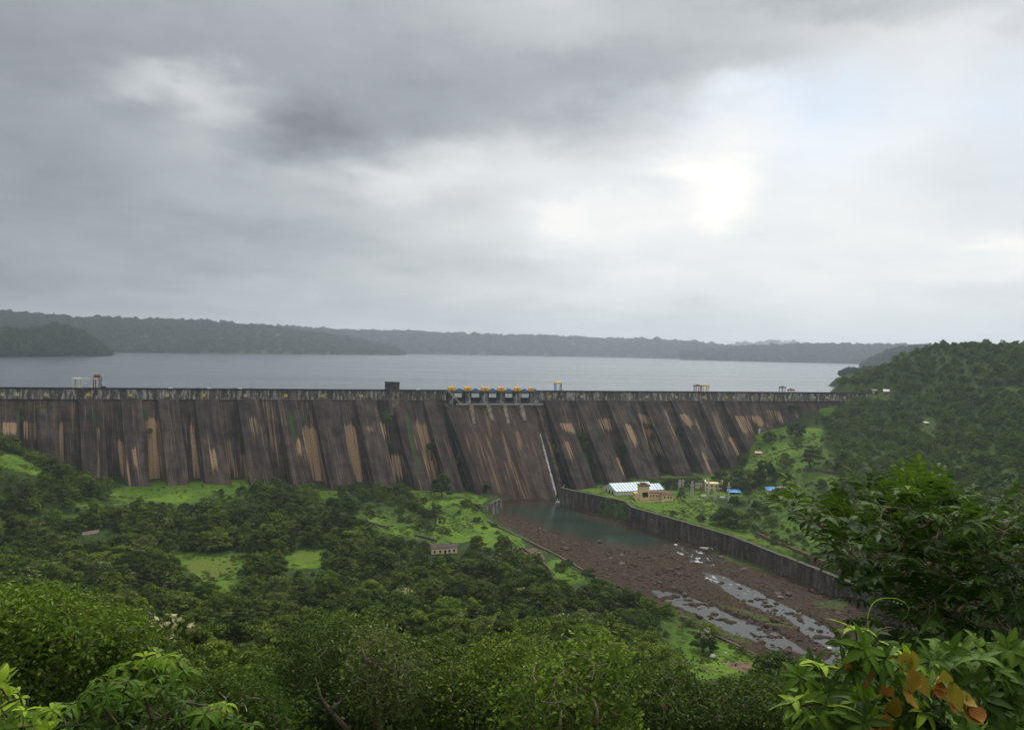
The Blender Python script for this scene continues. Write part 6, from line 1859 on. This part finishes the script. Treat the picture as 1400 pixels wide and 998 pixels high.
# ------------------------------------------------------------------ sky, sun, air, camera
def build_world():
    w = bpy.data.worlds.new('World'); SC.world = w; w.use_nodes = True
    t = NT(w.node_tree); t.N.clear()
    out = t.n('ShaderNodeOutputWorld'); bg = t.n('ShaderNodeBackground'); bg.inputs[1].default_value = 0.1
    t.L.new(bg.outputs[0], out.inputs[0])
    sky = t.n('ShaderNodeTexSky', sky_type='NISHITA', sun_disc=False)
    sky.sun_elevation = math.radians(50); sky.sun_rotation = math.radians(15); sky.altitude = 100
    d = t.n('ShaderNodeTexCoord').outputs['Generated']
    sp = t.n('ShaderNodeSeparateXYZ', {0: d})
    z = sp.outputs[2]
    # cloud layer coordinates: flattened towards the horizon
    den = t.m('ADD', t.m('ABSOLUTE', z), 0.16)
    cl = t.n('ShaderNodeCombineXYZ', {0: t.m('DIVIDE', sp.outputs[0], den), 1: t.m('DIVIDE', sp.outputs[1], den), 2: 0.0}).outputs[0]
    wn = t.n('ShaderNodeTexNoise', {'Vector': cl, 'Scale': 1.1, 'Detail': 5, 'Roughness': 0.55}).outputs['Color']
    wf = t.n('ShaderNodeTexNoise', {'Vector': t.scale(d, (1, 1, 2.2)), 'Scale': 5.5, 'Detail': 6, 'Roughness': 0.6}).outputs['Color']
    warp = t.vm('ADD', t.vm('MULTIPLY', t.vm('SUBTRACT', wn, (0.5, 0.5, 0.5)), (0.16, 0.16, 0.16)), t.vm('MULTIPLY', t.vm('SUBTRACT', wf, (0.5, 0.5, 0.5)), (0.16, 0.16, 0.11)))
    dw = t.vm('ADD', d, warp)
    s2 = t.n('ShaderNodeSeparateXYZ', {0: dw})
    yy = t.m('MAXIMUM', s2.outputs[1], 0.12)
    uv = t.n('ShaderNodeCombineXYZ', {0: t.m('DIVIDE', s2.outputs[0], yy), 1: t.m('DIVIDE', s2.outputs[2], yy), 2: 0.0}).outputs[0]

    def blob(cx, cy, rx, ry, amp, pw=1.0):
        u0 = (cx - 700) / F; v0 = (479 + (cx - 700) * ROLL - cy) / F
        q = t.vm('MULTIPLY', t.vm('SUBTRACT', uv, (u0, v0, 0)), (F / rx, F / ry, 0))
        e = t.vm('DOT_PRODUCT', q, q)
        if pw != 1.0: e = t.m('POWER', e, pw)
        return t.m('MULTIPLY', t.m('EXPONENT', t.m('MULTIPLY', e, -1.0)), amp)
    us = t.n('ShaderNodeSeparateXYZ', {0: uv})
    lum = t.n('ShaderNodeMapRange', {0: us.outputs[0], 1: -0.62, 2: 0.50, 3: 0.250, 4: 0.530}).outputs[0]
    for b in [(420, 80, 520, 110, -.070), (700, 140, 290, 80, -.095, 1.4), (930, 110, 200, 60, -.10, 1.4), (90, 260, 190, 140, -.035), (440, 175, 110, 48, -.07), (440, 200, 120, 45, -.09, 1.6),
              (1140, 20, 260, 36, -.17), (340, 330, 220, 40, -.05), (520, 345, 230, 35, -.04), (60, 420, 260, 45, -.03), (640, 440, 500, 30, -.02), (220, 165, 70, 22, -.04),
              (245, 118, 80, 26, .17), (300, 160, 70, 30, .14), (350, 190, 40, 18, .05), (860, 300, 380, 110, .06), (950, 240, 60, 52, .10), (940, 215, 190, 110, .05), (965, 280, 60, 32, .12), (800, 330, 110, 45, .11), (760, 295, 60, 30, .07), (640, 225, 180, 50, .10), (1020, 165, 90, 40, .10), (960, 150, 60, 40, .08),
              (1375, 335, 50, 35, .10), (1320, 385, 50, 20, .06), (850, 390, 340, 50, .05), (1200, 220, 200, 100, .06), (1060, 330, 240, 60, .03), (560, 250, 60, 20, .05), (1290, 230, 90, 70, -.04), (1230, 270, 110, 40, -.03), (900, 285, 50, 16, -.04)]:
        lum = t.m('ADD', lum, blob(*b))
    n1 = t.noise(cl, 1.5, 6, 0.55, 0.4); n2 = t.noise(t.scale(d, (1, 1, 2.6)), 7.0, 6, 0.55, 0.2)
    tex = t.m('ADD', t.m('MULTIPLY', t.m('SUBTRACT', n1, 0.5), 0.15), t.m('MULTIPLY', t.m('SUBTRACT', n2, 0.5), 0.11))
    lum = t.m('ADD', lum, tex)
    lum = t.m('ADD', lum, t.m('MULTIPLY', t.sm(z, 0.5, 0.95), 0.5))   # an overcast sky is brightest overhead
    lum = t.m('MAXIMUM', lum, 0.15)
    # colour: cool grey in the thick cloud, warm white where the sun comes through
    hot = t.sm(lum, 0.54, 0.68)
    cool = t.mix(t.sm(lum, 0.20, 0.48), (0.935, 1.0, 1.055), (0.972, 1.0, 1.02))
    tint = t.mix(hot, cool, (1.03, 1.005, 0.965))
    L10 = t.m('MULTIPLY', lum, 10.0)
    lv = t.n('ShaderNodeCombineXYZ', {0: L10, 1: L10, 2: L10}).outputs[0]
    cloud = t.mix(1.0, lv, tint, 'MULTIPLY')
    # a thin place where blue sky shows faintly through the veil
    gap = t.m('ADD', blob(1120, 195, 110, 70, 0.32), t.m('ADD', blob(1345, 150, 60, 70, 0.30), blob(1110, 160, 180, 24, 0.22)))
    gap = t.m('MINIMUM', t.m('ADD', gap, 0.03), 0.5)
    skyc = t.mix(1.0, sky.outputs[0], (1.0, 1.0, 1.0), 'MULTIPLY')
    skyc = t.mix(0.45, skyc, (3.9, 4.75, 5.25))
    t.L.new(t.mix(gap, cloud, skyc), bg.inputs[0])
    w.cycles.sampling_method = 'AUTOMATIC'
    # sun behind the clouds: soft
    sd = bpy.data.lights.new('sun', 'SUN'); sd.energy = 1.5; sd.angle = math.radians(16); sd.color = (1.0, 0.965, 0.91)
    so = bpy.data.objects.new('sun', sd); COL.objects.link(so)
    az, el = math.radians(15), math.radians(50)
    v = Vector((math.sin(az) * math.cos(el), math.cos(az) * math.cos(el), math.sin(el)))
    so.rotation_euler = v.to_track_quat('Z', 'Y').to_euler()


def build_air():
    g = Geo(); g.box(-9450, 9450, -2990, 9280, -7, 330)
    m = bpy.data.materials.new('haze'); m.use_nodes = True; t = NT(m.node_tree); t.N.clear()
    out = t.n('ShaderNodeOutputMaterial'); pv = t.n('ShaderNodeVolumePrincipled')
    pv.inputs['Density'].default_value = HAZE; pv.inputs['Color'].default_value = (0.80, 0.90, 1.0, 1); pv.inputs['Anisotropy'].default_value = 0.45
    pv.inputs['Density Attribute'].default_value = ''
    t.L.new(pv.outputs[0], out.inputs['Volume'])
    tag(g.obj('haze', m), 'thin pale rain haze hanging over the lake and valley', kind='stuff')


def build_camera():
    cd = bpy.data.cameras.new('camera'); co = bpy.data.objects.new('camera', cd); COL.objects.link(co)
    cd.sensor_fit = 'HORIZONTAL'; cd.sensor_width = 36; cd.lens = F / 1400 * 36; cd.clip_start = 0.1; cd.clip_end = 30000
    m = Matrix.Rotation(PI / 2 - PITCH, 4, 'X') @ Matrix.Rotation(ROLL, 4, 'Z')
    m.translation = Vector(CAM); co.matrix_world = m
    SC.camera = co


HAZE = 1.0e-4
import time as _t
_t0 = _t.time()


def step(f):
    f(); print('STEP', f.__name__, round(_t.time() - _t0, 1), flush=True)


build_camera(); build_world(); build_air()
for f_ in (build_terrain, build_river, build_reservoir, build_hills, build_dam, build_walls, build_buildings, build_protos, build_heroes, build_single_plants, build_forest, build_meadow_tufts, build_river_stones, build_foreground): step(f_)
_c = dist_protos()
_fp = np.vstack(FAR_PTS)
scatter('distant_forest', 'hazy woods covering the far shores of the lake', _fp, _c, 4, 9)
SC.view_settings.view_transform = 'Standard'; SC.view_settings.look = 'None'; SC.view_settings.exposure = 0.6; SC.view_settings.gamma = 1
SC.render.engine = 'CYCLES'
cy = SC.cycles
cy.use_denoising = True; cy.max_bounces = 6; cy.diffuse_bounces = 3; cy.glossy_bounces = 2; cy.transmission_bounces = 3; cy.transparent_max_bounces = 4; cy.volume_bounces = 1
cy.use_adaptive_sampling = True; cy.adaptive_threshold = 0.02; cy.caustics_reflective = False; cy.caustics_refractive = False; cy.sample_clamp_indirect = 4
